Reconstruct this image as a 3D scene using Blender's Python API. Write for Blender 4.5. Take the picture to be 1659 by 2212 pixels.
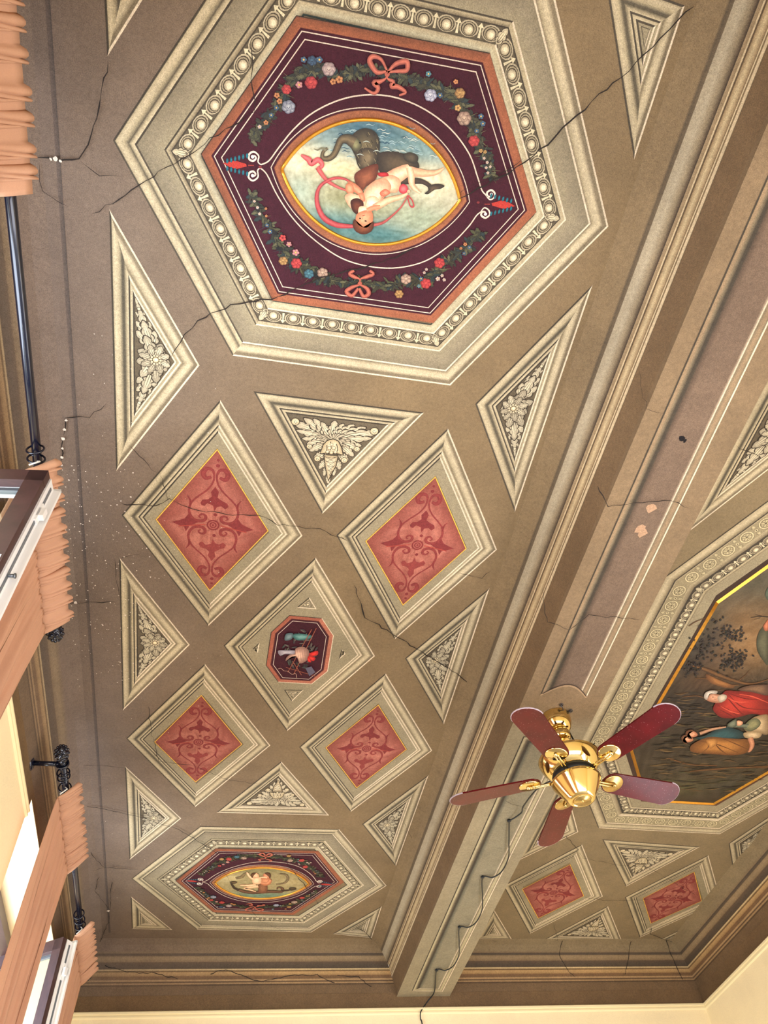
import bpy, math, random
from mathutils import Vector, Matrix
from mathutils.geometry import tessellate_polygon
for o in list(bpy.data.objects): bpy.data.objects.remove(o, do_unlink=True)
SC = bpy.context.scene; COL = SC.collection
# ------------------------------------------------------------------ camera
F = 1609.644
R = ((0.98108554,-0.17624614,-0.08005284),(0.09695988,0.80535808,-0.58480522),(0.16754086,0.56598203,0.80721397))
CX, CY, CZ = -0.3153, -3.1279, 1.5
HC = 4.5                     # ceiling height, soffit height, trim height
HS = 4.137
HT = 4.057
XL, XB0, XB1, XR = -1.4135, 1.217, 1.675, 3.99
YF, YN = 3.612, -3.612
cam = bpy.data.cameras.new('camera'); co = bpy.data.objects.new('camera', cam); COL.objects.link(co)
co.matrix_world = Matrix(((R[0][0],-R[1][0],-R[2][0],CX),(R[0][1],-R[1][1],-R[2][1],CY),(R[0][2],-R[1][2],-R[2][2],CZ),(0,0,0,1)))
cam.sensor_fit = 'VERTICAL'; cam.sensor_height = 36; cam.sensor_width = 27; cam.lens = 36*F/2212
cam.clip_start = .02
SC.camera = co
SC.view_settings.view_transform = 'Standard'; SC.view_settings.look = 'None'
SC.view_settings.gamma = 1; SC.view_settings.use_curve_mapping = False
SC.view_settings.exposure = 0.18
# ------------------------------------------------------------------ light
W = bpy.data.worlds.new('sky'); SC.world = W; W.use_nodes = True
nt = W.node_tree; nt.nodes.clear()
out = nt.nodes.new('ShaderNodeOutputWorld'); bg = nt.nodes.new('ShaderNodeBackground')
tc = nt.nodes.new('ShaderNodeTexCoord'); sp = nt.nodes.new('ShaderNodeSeparateXYZ'); rp = nt.nodes.new('ShaderNodeValToRGB')
nt.links.new(tc.outputs['Generated'], sp.inputs[0]); nt.links.new(sp.outputs['Z'], rp.inputs[0])
rp.color_ramp.elements[0].position = 0.0; rp.color_ramp.elements[0].color = (.95,.93,.80,1)
rp.color_ramp.elements[1].position = 0.5; rp.color_ramp.elements[1].color = (.45,.68,1,1)
nt.links.new(rp.outputs[0], bg.inputs['Color']); bg.inputs['Strength'].default_value = 2.2
nt.links.new(bg.outputs[0], out.inputs['Surface'])
def area(name, loc, d, sx, sy, power, col):
    l = bpy.data.lights.new(name, 'AREA'); l.shape = 'RECTANGLE'; l.size = sx; l.size_y = sy; l.energy = power; l.color = col
    o = bpy.data.objects.new(name, l); COL.objects.link(o); o.location = loc
    o.rotation_euler = Vector(d).to_track_quat('-Z','Y').to_euler(); return o
# daylight entering through the two tall windows (from outside the glass); the other two lamps are added to even out the ceiling light
area('window_daylight', (-2.0,-1.75,2.0), (1,0,.30), 1.6, 3.0, 175, (.70,.80,1))
area('window_daylight', (-2.0, 1.82,2.0), (1,0,.30), 1.6, 3.0, 175, (.70,.80,1))
area('near_wall_fill_light', (1.3,YN+.06,1.5), (0,1,.25), 4.2, 2.6, 250, (.85,.87,1))  # added fill lamp just inside the unseen near wall, no door there
area('right_wall_fill_light', (XR-.05,-.3,1.4), (-1,0,.25), 4.6, 2.4, 185, (.85,.87,1))  # second added fill lamp, in front of the solid right wall
# ------------------------------------------------------------------ helpers
def lin(c):
    return tuple(((v/255)/12.92 if v/255 <= .04045 else ((v/255+.055)/1.055)**2.4) for v in c)
def mixc(a,b,t): return tuple(a[i]+(b[i]-a[i])*t for i in range(3))
def ray(px,py):
    a=(px-829.5)/F; b=(py-1106)/F
    return [a*R[0][i]+b*R[1][i]+R[2][i] for i in range(3)]
def at(px,py,z=HC):
    d=ray(px,py); t=(z-CZ)/d[2]; return (CX+d[0]*t, CY+d[1]*t)
def zm(x0,y0,s,z=HC): return lambda cx,cy: at(x0+cx/s, y0+cy/s, z)
MATS={}
def nd(t,k,**kw):
    n=t.nodes.new(k)
    for a,b in kw.items(): setattr(n,a,b)
    return n
def mat(name, col=None, rough=.6, metal=0, noise=None, attr=False, bump=0, bscale=60, coat=0, mott=0, mscale=3, stretch=(1,1,1), col2=None, glass=False, spec=.5, spots=None, transl=0):
    m=bpy.data.materials.new(name); m.use_nodes=True; t=m.node_tree; b=t.nodes['Principled BSDF']
    b.inputs['Roughness'].default_value=rough; b.inputs['Metallic'].default_value=metal
    b.inputs['Coat Weight'].default_value=coat; b.inputs['Specular IOR Level'].default_value=spec
    if coat: b.inputs['Coat Roughness'].default_value=.12
    L=t.links.new
    if attr:
        a=nd(t,'ShaderNodeAttribute',attribute_name='paint'); csock=a.outputs['Color']
    else:
        r=nd(t,'ShaderNodeRGB'); r.outputs[0].default_value=(*lin(col),1); csock=r.outputs[0]
    g=nd(t,'ShaderNodeNewGeometry'); mp=nd(t,'ShaderNodeMapping'); mp.inputs['Scale'].default_value=stretch
    L(g.outputs['Position'],mp.inputs['Vector']); pos=mp.outputs[0]
    if col2:
        n=nd(t,'ShaderNodeTexNoise'); n.inputs['Scale'].default_value=mscale; n.inputs['Detail'].default_value=6; L(pos,n.inputs['Vector'])
        rr=nd(t,'ShaderNodeMapRange'); rr.inputs['From Min'].default_value=.38; rr.inputs['From Max'].default_value=.62; L(n.outputs[0],rr.inputs[0])
        mx=nd(t,'ShaderNodeMix',data_type='RGBA'); L(rr.outputs[0],mx.inputs['Factor']); L(csock,mx.inputs['A']); mx.inputs['B'].default_value=(*lin(col2),1); csock=mx.outputs['Result']
    for sc,am,det in (noise or ()):
        n=nd(t,'ShaderNodeTexNoise'); n.inputs['Scale'].default_value=sc; n.inputs['Detail'].default_value=det; n.inputs['Roughness'].default_value=.65; L(pos,n.inputs['Vector'])
        rr=nd(t,'ShaderNodeMapRange'); rr.inputs['From Min'].default_value=.25; rr.inputs['From Max'].default_value=.75; rr.inputs['To Min'].default_value=1-am; rr.inputs['To Max'].default_value=1+am
        L(n.outputs[0],rr.inputs[0]); v=nd(t,'ShaderNodeVectorMath',operation='SCALE'); L(csock,v.inputs[0]); L(rr.outputs[0],v.inputs['Scale']); csock=v.outputs[0]
    if spots:
        sc,th,sc_col=spots
        vo=nd(t,'ShaderNodeTexVoronoi'); vo.inputs['Scale'].default_value=sc; L(pos,vo.inputs['Vector'])
        cmpn=nd(t,'ShaderNodeMath',operation='LESS_THAN'); cmpn.inputs[1].default_value=th; L(vo.outputs['Distance'],cmpn.inputs[0])
        mx=nd(t,'ShaderNodeMix',data_type='RGBA'); L(cmpn.outputs[0],mx.inputs['Factor']); L(csock,mx.inputs['A']); mx.inputs['B'].default_value=(*lin(sc_col),1); csock=mx.outputs['Result']
    L(csock,b.inputs['Base Color'])
    if bump:
        n=nd(t,'ShaderNodeTexNoise'); n.inputs['Scale'].default_value=bscale; n.inputs['Detail'].default_value=4; L(pos,n.inputs['Vector'])
        bp=nd(t,'ShaderNodeBump'); bp.inputs['Strength'].default_value=bump; bp.inputs['Distance'].default_value=.01; L(n.outputs[0],bp.inputs['Height']); L(bp.outputs[0],b.inputs['Normal'])
    if transl:
        tr=nd(t,'ShaderNodeBsdfTranslucent'); L(csock,tr.inputs[0]); mxs=nd(t,'ShaderNodeMixShader'); mxs.inputs[0].default_value=transl
        L(b.outputs[0],mxs.inputs[1]); L(tr.outputs[0],mxs.inputs[2]); L(mxs.outputs[0],t.nodes['Material Output'].inputs['Surface'])
    if glass:
        t.nodes.clear(); o2=nd(t,'ShaderNodeOutputMaterial'); gl=nd(t,'ShaderNodeBsdfGlossy'); gl.inputs['Roughness'].default_value=.02
        tr=nd(t,'ShaderNodeBsdfTransparent'); tr.inputs[0].default_value=(.93,.97,.96,1); ms=nd(t,'ShaderNodeMixShader'); ms.inputs[0].default_value=.07
        t.links.new(tr.outputs[0],ms.inputs[1]); t.links.new(gl.outputs[0],ms.inputs[2]); t.links.new(ms.outputs[0],o2.inputs[0])
    MATS[name]=m; return m
FRESCO=mat('fresco_paint',attr=True,rough=.75,noise=((1.6,.16,5),(9,.10,5),(70,.17,4),(300,.34,2)),bump=.30,bscale=150,spec=.25)
OILP=mat('oil_paint',attr=True,rough=.5,noise=((16,.16,6),(90,.22,4)),bump=.12,bscale=90,spec=.3)
WALLM=mat('yellow_plaster',(253,234,188),rough=.8,noise=((3,.05,4),(120,.04,2)),bump=.12,bscale=90)
FLOORM=mat('pale_stone_floor',(176,174,166),rough=.4,noise=((4,.12,4),))
BRASS=mat('polished_brass',(236,208,142),rough=.09,metal=1)
BRASSD=mat('dusty_brass',(206,176,112),rough=.28,metal=1,noise=((60,.25,4),))
WOODB=mat('dark_red_wood',(82,7,13),rough=.30,noise=((9,.35,5),),stretch=(1,1,1),spec=.2,coat=.16,spots=(95,.10,(170,140,140)))
DUST=mat('dust_on_blade',(176,160,165),rough=.9,noise=((60,.3,4),))
IRON=mat('black_iron',(9,15,32),rough=.22,coat=.4)
CLOTH=mat('apricot_curtain_cloth',(208,160,128),rough=.8,noise=((5,.05,3),(300,.05,2)),spec=.2,transl=.14)
TAPE=mat('white_heading_tape',(240,236,226),rough=.7)
WOODW=mat('dark_brown_window_wood',(62,38,36),rough=.45,noise=((14,.35,6),),stretch=(1,5,1))
WHITEP=mat('white_window_plastic',(232,230,226),rough=.4)
GREYM=mat('grey_steel_track',(120,126,132),rough=.35,metal=.7)
GLASS=mat('window_glass',(255,255,255),glass=True)
CABLEM=mat('black_cable',(14,20,24),rough=.45)
MARBLE=mat('paper_label',(240,238,240),rough=.6)
BLACKM=mat('black_motor',(6,6,7),rough=.5)  # plain black of the flywheel and screws
WATER=mat('faded_brown_plaster',(135,110,78),rough=.8)

def link(name, me, m, parent=None, loc=(0,0,0)):
    o=bpy.data.objects.new(name, me); COL.objects.link(o)
    for mm in (m if isinstance(m,(list,tuple)) else [m]):
        me.materials.append(mm)
    o.location=loc
    if parent is not None: o.parent=parent
    return o
def tag(o,label=None,cat=None,group=None,kind=None):
    if label: o['label']=label
    if cat: o['category']=cat
    if group: o['group']=group
    if kind: o['kind']=kind
    return o
def empty(name,loc,label,cat,group=None):
    o=bpy.data.objects.new(name,None); COL.objects.link(o); o.location=loc; o.empty_display_size=.05
    return tag(o,label,cat,group)

class MB:
    """plain mesh builder; world coordinates"""
    def __init__(s): s.v=[]; s.f=[]; s.mi=[]; s.sm=[]
    def add(s,vs,fs,mi=0,sm=False):
        n=len(s.v); s.v+=[tuple(v) for v in vs]
        for f in fs: s.f.append(tuple(i+n for i in f)); s.mi.append(mi); s.sm.append(sm)
    def box(s,x0,y0,z0,x1,y1,z1,mi=0,M=None):
        vs=[(x,y,z) for x in (x0,x1) for y in (y0,y1) for z in (z0,z1)]
        if M is not None: vs=[tuple(M@Vector(v)) for v in vs]
        s.add(vs,[(0,1,3,2),(4,6,7,5),(0,4,5,1),(2,3,7,6),(0,2,6,4),(1,5,7,3)],mi)
    def quad(s,a,b,c,d,mi=0): s.add([a,b,c,d],[(0,1,2,3)],mi)
    def tube(s,pts,r,n=10,mi=0,cap=True):
        pts=[Vector(p) for p in pts]; rs=r if isinstance(r,(list,tuple)) else [r]*len(pts)
        rings=[]; up=None
        for i,p in enumerate(pts):
            d=(pts[min(i+1,len(pts)-1)]-pts[max(i-1,0)]).normalized()
            if up is None:
                up=Vector((0,0,1)) if abs(d.z)<.9 else Vector((1,0,0))
            a=d.cross(up).normalized(); b=a.cross(d).normalized(); up=b
            rings.append([p+(a*math.cos(2*math.pi*k/n)+b*math.sin(2*math.pi*k/n))*rs[i] for k in range(n)])
        vs=[v for g in rings for v in g]; fs=[]
        for i in range(len(rings)-1):
            for k in range(n): fs.append((i*n+k,i*n+(k+1)%n,(i+1)*n+(k+1)%n,(i+1)*n+k))
        if cap: fs.append(tuple(range(n))[::-1]); fs.append(tuple((len(rings)-1)*n+k for k in range(n)))
        s.add(vs,fs,mi,True)
    def lathe(s,prof,c,n=40,mi=0,M=None):
        vs=[];fs=[]
        for r,z in prof:
            for k in range(n):
                v=Vector((r*math.cos(2*math.pi*k/n),r*math.sin(2*math.pi*k/n),z))
                if M is not None: v=M@v
                vs.append((c[0]+v.x,c[1]+v.y,c[2]+v.z))
        for i in range(len(prof)-1):
            for k in range(n): fs.append((i*n+k,i*n+(k+1)%n,(i+1)*n+(k+1)%n,(i+1)*n+k))
        s.add(vs,fs,mi,True)
    def torus(s,c,R0,r,M=None,n=24,k=8,mi=0):
        vs=[];fs=[]
        for i in range(n):
            a=2*math.pi*i/n
            for j in range(k):
                b=2*math.pi*j/k; v=Vector(((R0+r*math.cos(b))*math.cos(a),(R0+r*math.cos(b))*math.sin(a),r*math.sin(b)))
                if M is not None: v=M@v
                vs.append((c[0]+v.x,c[1]+v.y,c[2]+v.z))
        for i in range(n):
            for j in range(k): fs.append((i*k+j,((i+1)%n)*k+j,((i+1)%n)*k+(j+1)%k,i*k+(j+1)%k))
        s.add(vs,fs,mi,True)
    def build(s,name,m,parent=None,origin=None):
        o0=Vector(origin) if origin is not None else Vector((0,0,0))
        if parent is not None and origin is None: o0=parent.matrix_basis.translation.copy() if parent.parent is None else parent.matrix_basis.translation+parent.parent.matrix_basis.translation
        me=bpy.data.meshes.new(name); me.from_pydata([tuple(Vector(v)-o0) for v in s.v],[],s.f); 
        for p,mi,sm in zip(me.polygons,s.mi,s.sm): p.material_index=mi; p.use_smooth=sm
        me.update()
        return link(name,me,m,parent,(0,0,0) if parent is not None else o0)

class Paint:
    """flat painted shapes lying on a plane; every shape a touch prouder than the one before"""
    def __init__(s,lift=.002,z=HC,plane=None,step=.00002,span=.0045):
        s.v=[];s.f=[];s.c=[];s.l=lift;s.l0=lift;s.span=span;s.z=z;s.step=step;s.plane=plane
    def up(s):
        s.l+=s.step
        if s.l>s.l0+s.span: s.l=s.l0+s.step*.37
    def P(s,p,l=None):
        l=s.l if l is None else l
        if s.plane: return s.plane(p,l)
        return (p[0],p[1],s.z-l)
    def face(s,pts,cols,l=None):
        n=len(s.v); s.v+= [s.P(p,l) for p in pts]; s.f.append(tuple(range(n,n+len(pts)))); s.c.append([lin(c) for c in cols] if isinstance(cols,list) else [lin(cols)]*len(pts))
    def poly(s,pts,col):
        s.up()
        for t in tessellate_polygon([[Vector((p[0],p[1],0)) for p in pts]]): s.face([pts[i] for i in t],col)
    def ring(s,a,b,ca,cb):
        for i in range(len(a)):
            j=(i+1)%len(a); s.face([a[i],a[j],b[j],b[i]],[ca,ca,cb,cb])
    def blob(s,pts,ce,cm,n=3,off=(0,0)):
        """rounded form: colour at rim -> colour at middle, highlight centre moved by off"""
        s.up(); N=len(pts); cx=sum(p[0] for p in pts)/N; cy=sum(p[1] for p in pts)/N
        w=max(abs(p[0]-cx) for p in pts); h=max(abs(p[1]-cy) for p in pts); cx+=off[0]*w; cy+=off[1]*h
        prev=pts; pc=ce
        for k in range(1,n+1):
            t=k/(n+1); q=[(p[0]+(cx-p[0])*t,p[1]+(cy-p[1])*t) for p in pts]; c=mixc(ce,cm,k/n)
            s.ring(prev,q,pc,c); prev=q; pc=c
        for i in range(N): s.face([prev[i],prev[(i+1)%N],(cx,cy)],pc)
    def ell(s,c,rx,ry,a=0,ce=(0,0,0),cm=None,n=14,off=(0,0)):
        pts=[]
        for k in range(n):
            u=rx*math.cos(2*math.pi*k/n); v=ry*math.sin(2*math.pi*k/n); pts.append((c[0]+u*math.cos(a)-v*math.sin(a),c[1]+u*math.sin(a)+v*math.cos(a)))
        if cm is None: s.poly(pts,ce)
        else: s.blob(pts,ce,cm,2,off)
    def stroke(s,pts,w,ce,cm=None,smooth=True,sub=5):
        """ribbon along pts; w number or list of widths (metres)"""
        s.up()
        ws=w if isinstance(w,(list,tuple)) else [w]*len(pts)
        if len(ws)!=len(pts): ws=[ws[min(int(i*len(ws)/len(pts)),len(ws)-1)] for i in range(len(pts))]
        if smooth and len(pts)>2: pts,ws=cr(pts,ws,sub)
        L=[];Rr=[]
        for i,p in enumerate(pts):
            a=pts[max(i-1,0)];b=pts[min(i+1,len(pts)-1)]; dx=b[0]-a[0];dy=b[1]-a[1];d=math.hypot(dx,dy) or 1
            nx,ny=-dy/d*ws[i]/2,dx/d*ws[i]/2; L.append((p[0]+nx,p[1]+ny)); Rr.append((p[0]-nx,p[1]-ny))
        for i in range(len(pts)-1):
            if cm is None: s.face([L[i],L[i+1],Rr[i+1],Rr[i]],ce)
            else:
                s.face([L[i],L[i+1],pts[i+1],pts[i]],[ce,ce,cm,cm]); s.face([pts[i],pts[i+1],Rr[i+1],Rr[i]],[cm,cm,ce,ce])
    def leaf(s,a,b,w,cols,lobes=5,curl=0):
        """acanthus leaf from a to b: dark rim, light body, dark veins"""
        dk,lt=cols; dx=b[0]-a[0];dy=b[1]-a[1];d=math.hypot(dx,dy) or 1e-6;ux,uy=dx/d,dy/d;nx,ny=-uy,ux
        def outline(g,ww):
            up=[];dn=[];N=lobes*4
            for k in range(N+1):
                t=k/N; e=math.sin(math.pi*min(1,t*.92+.04))**.7*(1-.25*t); sc=.60+.40*abs(math.sin(math.pi*lobes*t))**.7; c=curl*d*t*t
                h=ww*e*sc/2; q=(a[0]+ux*d*t*g+nx*c,a[1]+uy*d*t*g+ny*c); up.append((q[0]+nx*h,q[1]+ny*h)); dn.append((q[0]-nx*h,q[1]-ny*h))
            return up+dn[::-1]
        s.poly(outline(1.04,w*1.22),dk); s.blob(outline(1,w),mixc(lt,dk,.28),lt,2)
        for o in (0,.22,-.22):
            s.stroke([(a[0]+ux*d*t+nx*(curl*d*t*t+o*w*math.sin(math.pi*t)),a[1]+uy*d*t+ny*(curl*d*t*t+o*w*math.sin(math.pi*t))) for t in (.08,.4,.8)],[w*.09,w*.05,w*.01],mixc(dk,lt,.15),sub=3)
    def build(s,name,m,parent=None,origin=None):
        o0=Vector((0,0,0))
        if parent is not None:
            o0=parent.matrix_basis.translation.copy()
            if parent.parent is not None: o0+=parent.parent.matrix_basis.translation
        elif origin is not None: o0=Vector(origin)
        me=bpy.data.meshes.new(name); me.from_pydata([tuple(Vector(v)-o0) for v in s.v],[],s.f)
        ca=me.color_attributes.new('paint','FLOAT_COLOR','CORNER'); fl=[]
        for c in s.c:
            for q in c: fl+= [q[0],q[1],q[2],1]
        ca.data.foreach_set('color',fl); me.update()
        return link(name,me,m,parent,(0,0,0) if parent is not None else o0)
def cr(pts,ws,sub=5,closed=False):
    P=list(pts); n=len(P); o=[];w=[]
    for i in range(n if closed else n-1):
        p0=P[(i-1)%n] if (closed or i>0) else P[0]; p1=P[i]; p2=P[(i+1)%n]; p3=P[(i+2)%n] if (closed or i+2<n) else P[-1]
        for k in range(sub):
            t=k/sub; q=[]
            for a in (0,1): q.append(.5*(2*p1[a]+(p2[a]-p0[a])*t+(2*p0[a]-5*p1[a]+4*p2[a]-p3[a])*t*t+(3*p1[a]-p0[a]-3*p2[a]+p3[a])*t**3))
            o.append(tuple(q)); w.append(ws[i]+(ws[(i+1)%n]-ws[i])*t)
    if not closed: o.append(P[-1]); w.append(ws[-1])
    return o,w
def crc(pts,sub=4): return cr(pts,[1]*len(pts),sub,True)[0]
def orient(p):
    A=sum(p[i][0]*p[(i+1)%len(p)][1]-p[(i+1)%len(p)][0]*p[i][1] for i in range(len(p)))
    return p if A>0 else p[::-1]
def inset(poly,d):
    """parallel inset of a counter-clockwise convex polygon"""
    n=len(poly);o=[];ls=[]
    for i in range(n):
        a=poly[i];b=poly[(i+1)%n];dx=b[0]-a[0];dy=b[1]-a[1];l=math.hypot(dx,dy);nx,ny=-dy/l,dx/l
        ls.append((nx,ny,nx*a[0]+ny*a[1]+d))
    for i in range(n):
        a=ls[i-1];b=ls[i];det=a[0]*b[1]-a[1]*b[0]
        o.append(((a[2]*b[1]-a[1]*b[2])/det,(a[0]*b[2]-a[2]*b[0])/det))
    return o
LX,LY=.85,.52
def bands(pt,poly,stops,T):
    """painted moulding: stops (fraction, colour on edges facing the painted light, colour on the others)"""
    rings=[inset(poly,f*T) for f,_,_ in stops]
    n=len(poly)
    pt.l+=.0001
    for i in range(n):
        a=poly[i];b=poly[(i+1)%n];l=math.hypot(b[0]-a[0],b[1]-a[1]);nx,ny=(b[1]-a[1])/l,-(b[0]-a[0])/l
        t=max(0,min(1,.5+.95*(nx*LX+ny*LY)))
        for k in range(len(stops)-1):
            c0=mixc(stops[k][2],stops[k][1],t); c1=mixc(stops[k+1][2],stops[k+1][1],t); j=(i+1)%n
            pt.face([rings[k][i],rings[k][j],rings[k+1][j],rings[k+1][i]],[c0,c0,c1,c1])
# ------------------------------------------------------------------ pigments (sRGB)
FB=(125,104,75); FLt=(170,154,120); FBr=(190,173,138); FSh=(118,104,80); FSd=(84,76,60); DK=(66,58,46); HL=(220,200,168); GF=(146,133,104); GD=(126,114,90)
GOLD=(210,150,48); RED=(158,88,76); PUR=(60,20,30); RUST=(146,86,58)
TF=.138
STOPS=[(0,HL,DK),(.045,HL,DK),(.06,FSh,FLt),(.12,FSh,FBr),(.22,FBr,FLt),(.31,FBr,FSd),(.36,FLt,FSd),(.43,FSh,FLt),(.475,FLt,FBr),(.48,HL,DK),(.52,HL,DK),(.53,FLt,FLt),(.59,GF,FBr),(.60,HL,DK),(.645,HL,DK)]
FIELD=[(.65,GF,GF),(.97,GF,GF)]
# ------------------------------------------------------------------ room shell
def painted_rect(name,x0,y0,x1,y1,z,fn,nx=1,ny=1,plane=None,m=None):
    pt=Paint(0,z,plane,0)
    for i in range(nx):
        for j in range(ny):
            xa=x0+(x1-x0)*i/nx;xb=x0+(x1-x0)*(i+1)/nx;ya=y0+(y1-y0)*j/ny;yb=y0+(y1-y0)*(j+1)/ny
            q=[(xa,ya),(xb,ya),(xb,yb),(xa,yb)]; pt.face(q,[fn(*p) for p in q])
    return pt.build(name,m or FRESCO)
CO=.219
ceil=Paint(0,HC,None,0)
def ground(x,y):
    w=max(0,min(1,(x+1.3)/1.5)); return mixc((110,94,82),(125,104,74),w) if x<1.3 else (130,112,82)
for (xa,xb) in ((XL+CO-.0,XB0-CO),(XB1,XR-CO)):
    for i in range(16):
        for j in range(20):
            x0=xa+(xb-xa)*i/16;x1=xa+(xb-xa)*(i+1)/16;y0=YN+CO+(YF-YN-2*CO)*j/20;y1=YN+CO+(YF-YN-2*CO)*(j+1)/20
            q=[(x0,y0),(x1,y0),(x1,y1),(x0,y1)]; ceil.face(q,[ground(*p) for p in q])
# narrow worn dark line parallel to the window wall
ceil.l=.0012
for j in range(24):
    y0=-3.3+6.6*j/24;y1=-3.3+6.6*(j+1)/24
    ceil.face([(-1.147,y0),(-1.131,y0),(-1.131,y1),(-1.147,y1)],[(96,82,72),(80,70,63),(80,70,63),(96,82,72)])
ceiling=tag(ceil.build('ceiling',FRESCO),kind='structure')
# cove profile: parameter u -> (distance from its start, drop)
CP=[(2014,0,0),(2030,.055,.024),(2047,.110,.076),(2072,.156,.145),(2094,.184,.217),(2111,.202,.272),(2139,.219,.335)]
def cove(u):
    for a,b in zip(CP,CP[1:]):
        if u<=b[0]:
            t=(u-a[0])/(b[0]-a[0]); return a[1]+(b[1]-a[1])*t, a[2]+(b[2]-a[2])*t
    return CP[-1][1],CP[-1][2]
FRI=(116,92,64)
def covebands(warm):
    if warm: return [(2014,FB),(2030,FB),(2038,FB),(2040,(92,78,58)),(2043,(104,88,66)),(2043.5,(168,152,122)),(2052,(176,160,130)),(2060,(148,130,100)),(2066,(88,72,54)),(2067.5,(64,52,40)),(2068,(158,134,100)),(2072,(148,124,90)),(2072.5,(210,186,144)),(2074,(210,186,144)),(2074.6,(94,76,54)),(2076,(98,78,56)),(2077,(162,136,98)),(2082,(204,180,136)),(2087,(158,132,96)),(2088.5,(118,96,68)),(2089,(210,186,144)),(2090,(210,186,144)),(2090.5,(108,88,62)),(2092,(148,124,90)),(2092.5,(212,188,148)),(2095.5,(204,180,140)),(2096.5,(96,78,56)),(2097.5,FRI),(2111,FRI),(2125,FRI),(2139,FRI)]
    k=lambda c:c
    return [(2014,FB),(2022,FB),(2030,FB),(2040,FB),(2044.5,(132,110,80)),(2045.5,(82,70,56)),(2050,(96,80,62)),(2051,k((146,122,88))),(2056,k((150,126,92))),(2062,k((136,112,80))),(2064,(96,78,58)),(2070,(88,74,58)),(2077,(84,70,54)),(2078,(206,178,128)),(2080,(206,178,128)),(2081,(118,92,58)),(2083,(126,98,62)),(2084,k((190,152,100))),(2088,k((180,144,94))),(2091,(160,124,80)),(2092,(126,94,62)),(2098,(120,92,62)),(2099,k((176,142,98))),(2101.5,k((176,142,98))),(2102.5,(102,78,54)),(2104.5,(102,78,54)),(2105.5,k((166,134,92))),(2107.5,k((160,128,88))),(2109,(84,66,46)),(2111,(92,72,50)),(2112,FRI),(2125,FRI),(2139,FRI)]
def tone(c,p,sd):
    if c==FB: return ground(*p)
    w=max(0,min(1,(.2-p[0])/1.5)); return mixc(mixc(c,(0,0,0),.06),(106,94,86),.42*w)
def cove_loop(name,x0,x1,y0,y1,sides,warmside=None):
    pt=Paint(0,HC,None,0)
    for sd in sides:
        bs=covebands(sd==warmside)
        if sd=='left': bs=[(u-5 if 2051<=u<=2112 else u,c) for u,c in bs if not 2045<u<2051]+[]
        for (ua,ca),(ub,cb) in zip(bs,bs[1:]):
            (ta,da),(tb,db)=cove(ua),cove(ub); ia,ib=CO-ta,CO-tb
            def rect(i): return (x0+i,x1-i,y0+i,y1-i)
            A=rect(ia);B=rect(ib)
            e={'far':[(A[0],A[3]),(A[1],A[3]),(B[1],B[3]),(B[0],B[3])],'near':[(A[0],A[2]),(A[1],A[2]),(B[1],B[2]),(B[0],B[2])],
               'left':[(A[0],A[2]),(A[0],A[3]),(B[0],B[3]),(B[0],B[2])],'right':[(A[1],A[2]),(A[1],A[3]),(B[1],B[3]),(B[1],B[2])]}[sd]
            N=8
            for k in range(N):
                f=k/N;g=(k+1)/N
                def lp(p,q,t): return (p[0]+(q[0]-p[0])*t,p[1]+(q[1]-p[1])*t)
                q=[lp(e[0],e[1],f),lp(e[0],e[1],g),lp(e[3],e[2],g),lp(e[3],e[2],f)]
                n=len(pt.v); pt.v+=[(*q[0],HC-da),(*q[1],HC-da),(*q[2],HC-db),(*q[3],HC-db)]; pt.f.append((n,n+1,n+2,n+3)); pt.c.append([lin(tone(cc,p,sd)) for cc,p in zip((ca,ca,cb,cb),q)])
    return tag(pt.build(name,FRESCO),kind='structure')
cove_loop('trim_1',XL,XB0,YN,YF,('far','near','left','right'),'right')
cove_loop('trim_2',XB1,XR,YN,YF,('far','near','right'))
ZC=HC-.335
NICHE=((-2.55,-.88,4.125),(.93,2.72,4.125)); NZ0=.75; ND=.34
def vplane(axis,c,sgn):
    if axis=='x': return lambda p,l:(c+sgn*l,p[0],p[1])
    return lambda p,l:(p[0],c+sgn*l,p[1])
def frieze(name,pl,a0,a1,zt,zb,holes=()):
    pt=Paint(.003,0,pl,0); cuts=sorted({a0,a1,*[h for H in holes for h in H[:2]]}); 
    for c0,c1 in zip(cuts,cuts[1:]):
        zb2=zb
        for H in holes:
            if H[0]<=c0 and c1<=H[1]: zb2=H[2]
        n=max(1,int((c1-c0)/.4))
        for k in range(n):
            u=c0+(c1-c0)*k/n;v=c0+(c1-c0)*(k+1)/n
            pt.face([(u,zt),(v,zt),(v,zb2),(u,zb2)],[FRI,FRI,(106,84,58),(106,84,58)])
    return tag(pt.build(name,FRESCO),kind='structure')
frieze('trim_3',vplane('y',YF,-1),XL,XR,ZC,HT)
frieze('trim_4',vplane('x',XR,-1),YN,YF,ZC,HT)
frieze('trim_5',vplane('x',XL,1),YN,YF,ZC,HT,NICHE)
frieze('trim_6',vplane('y',YN,1),XL,XR,ZC,HT)
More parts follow.
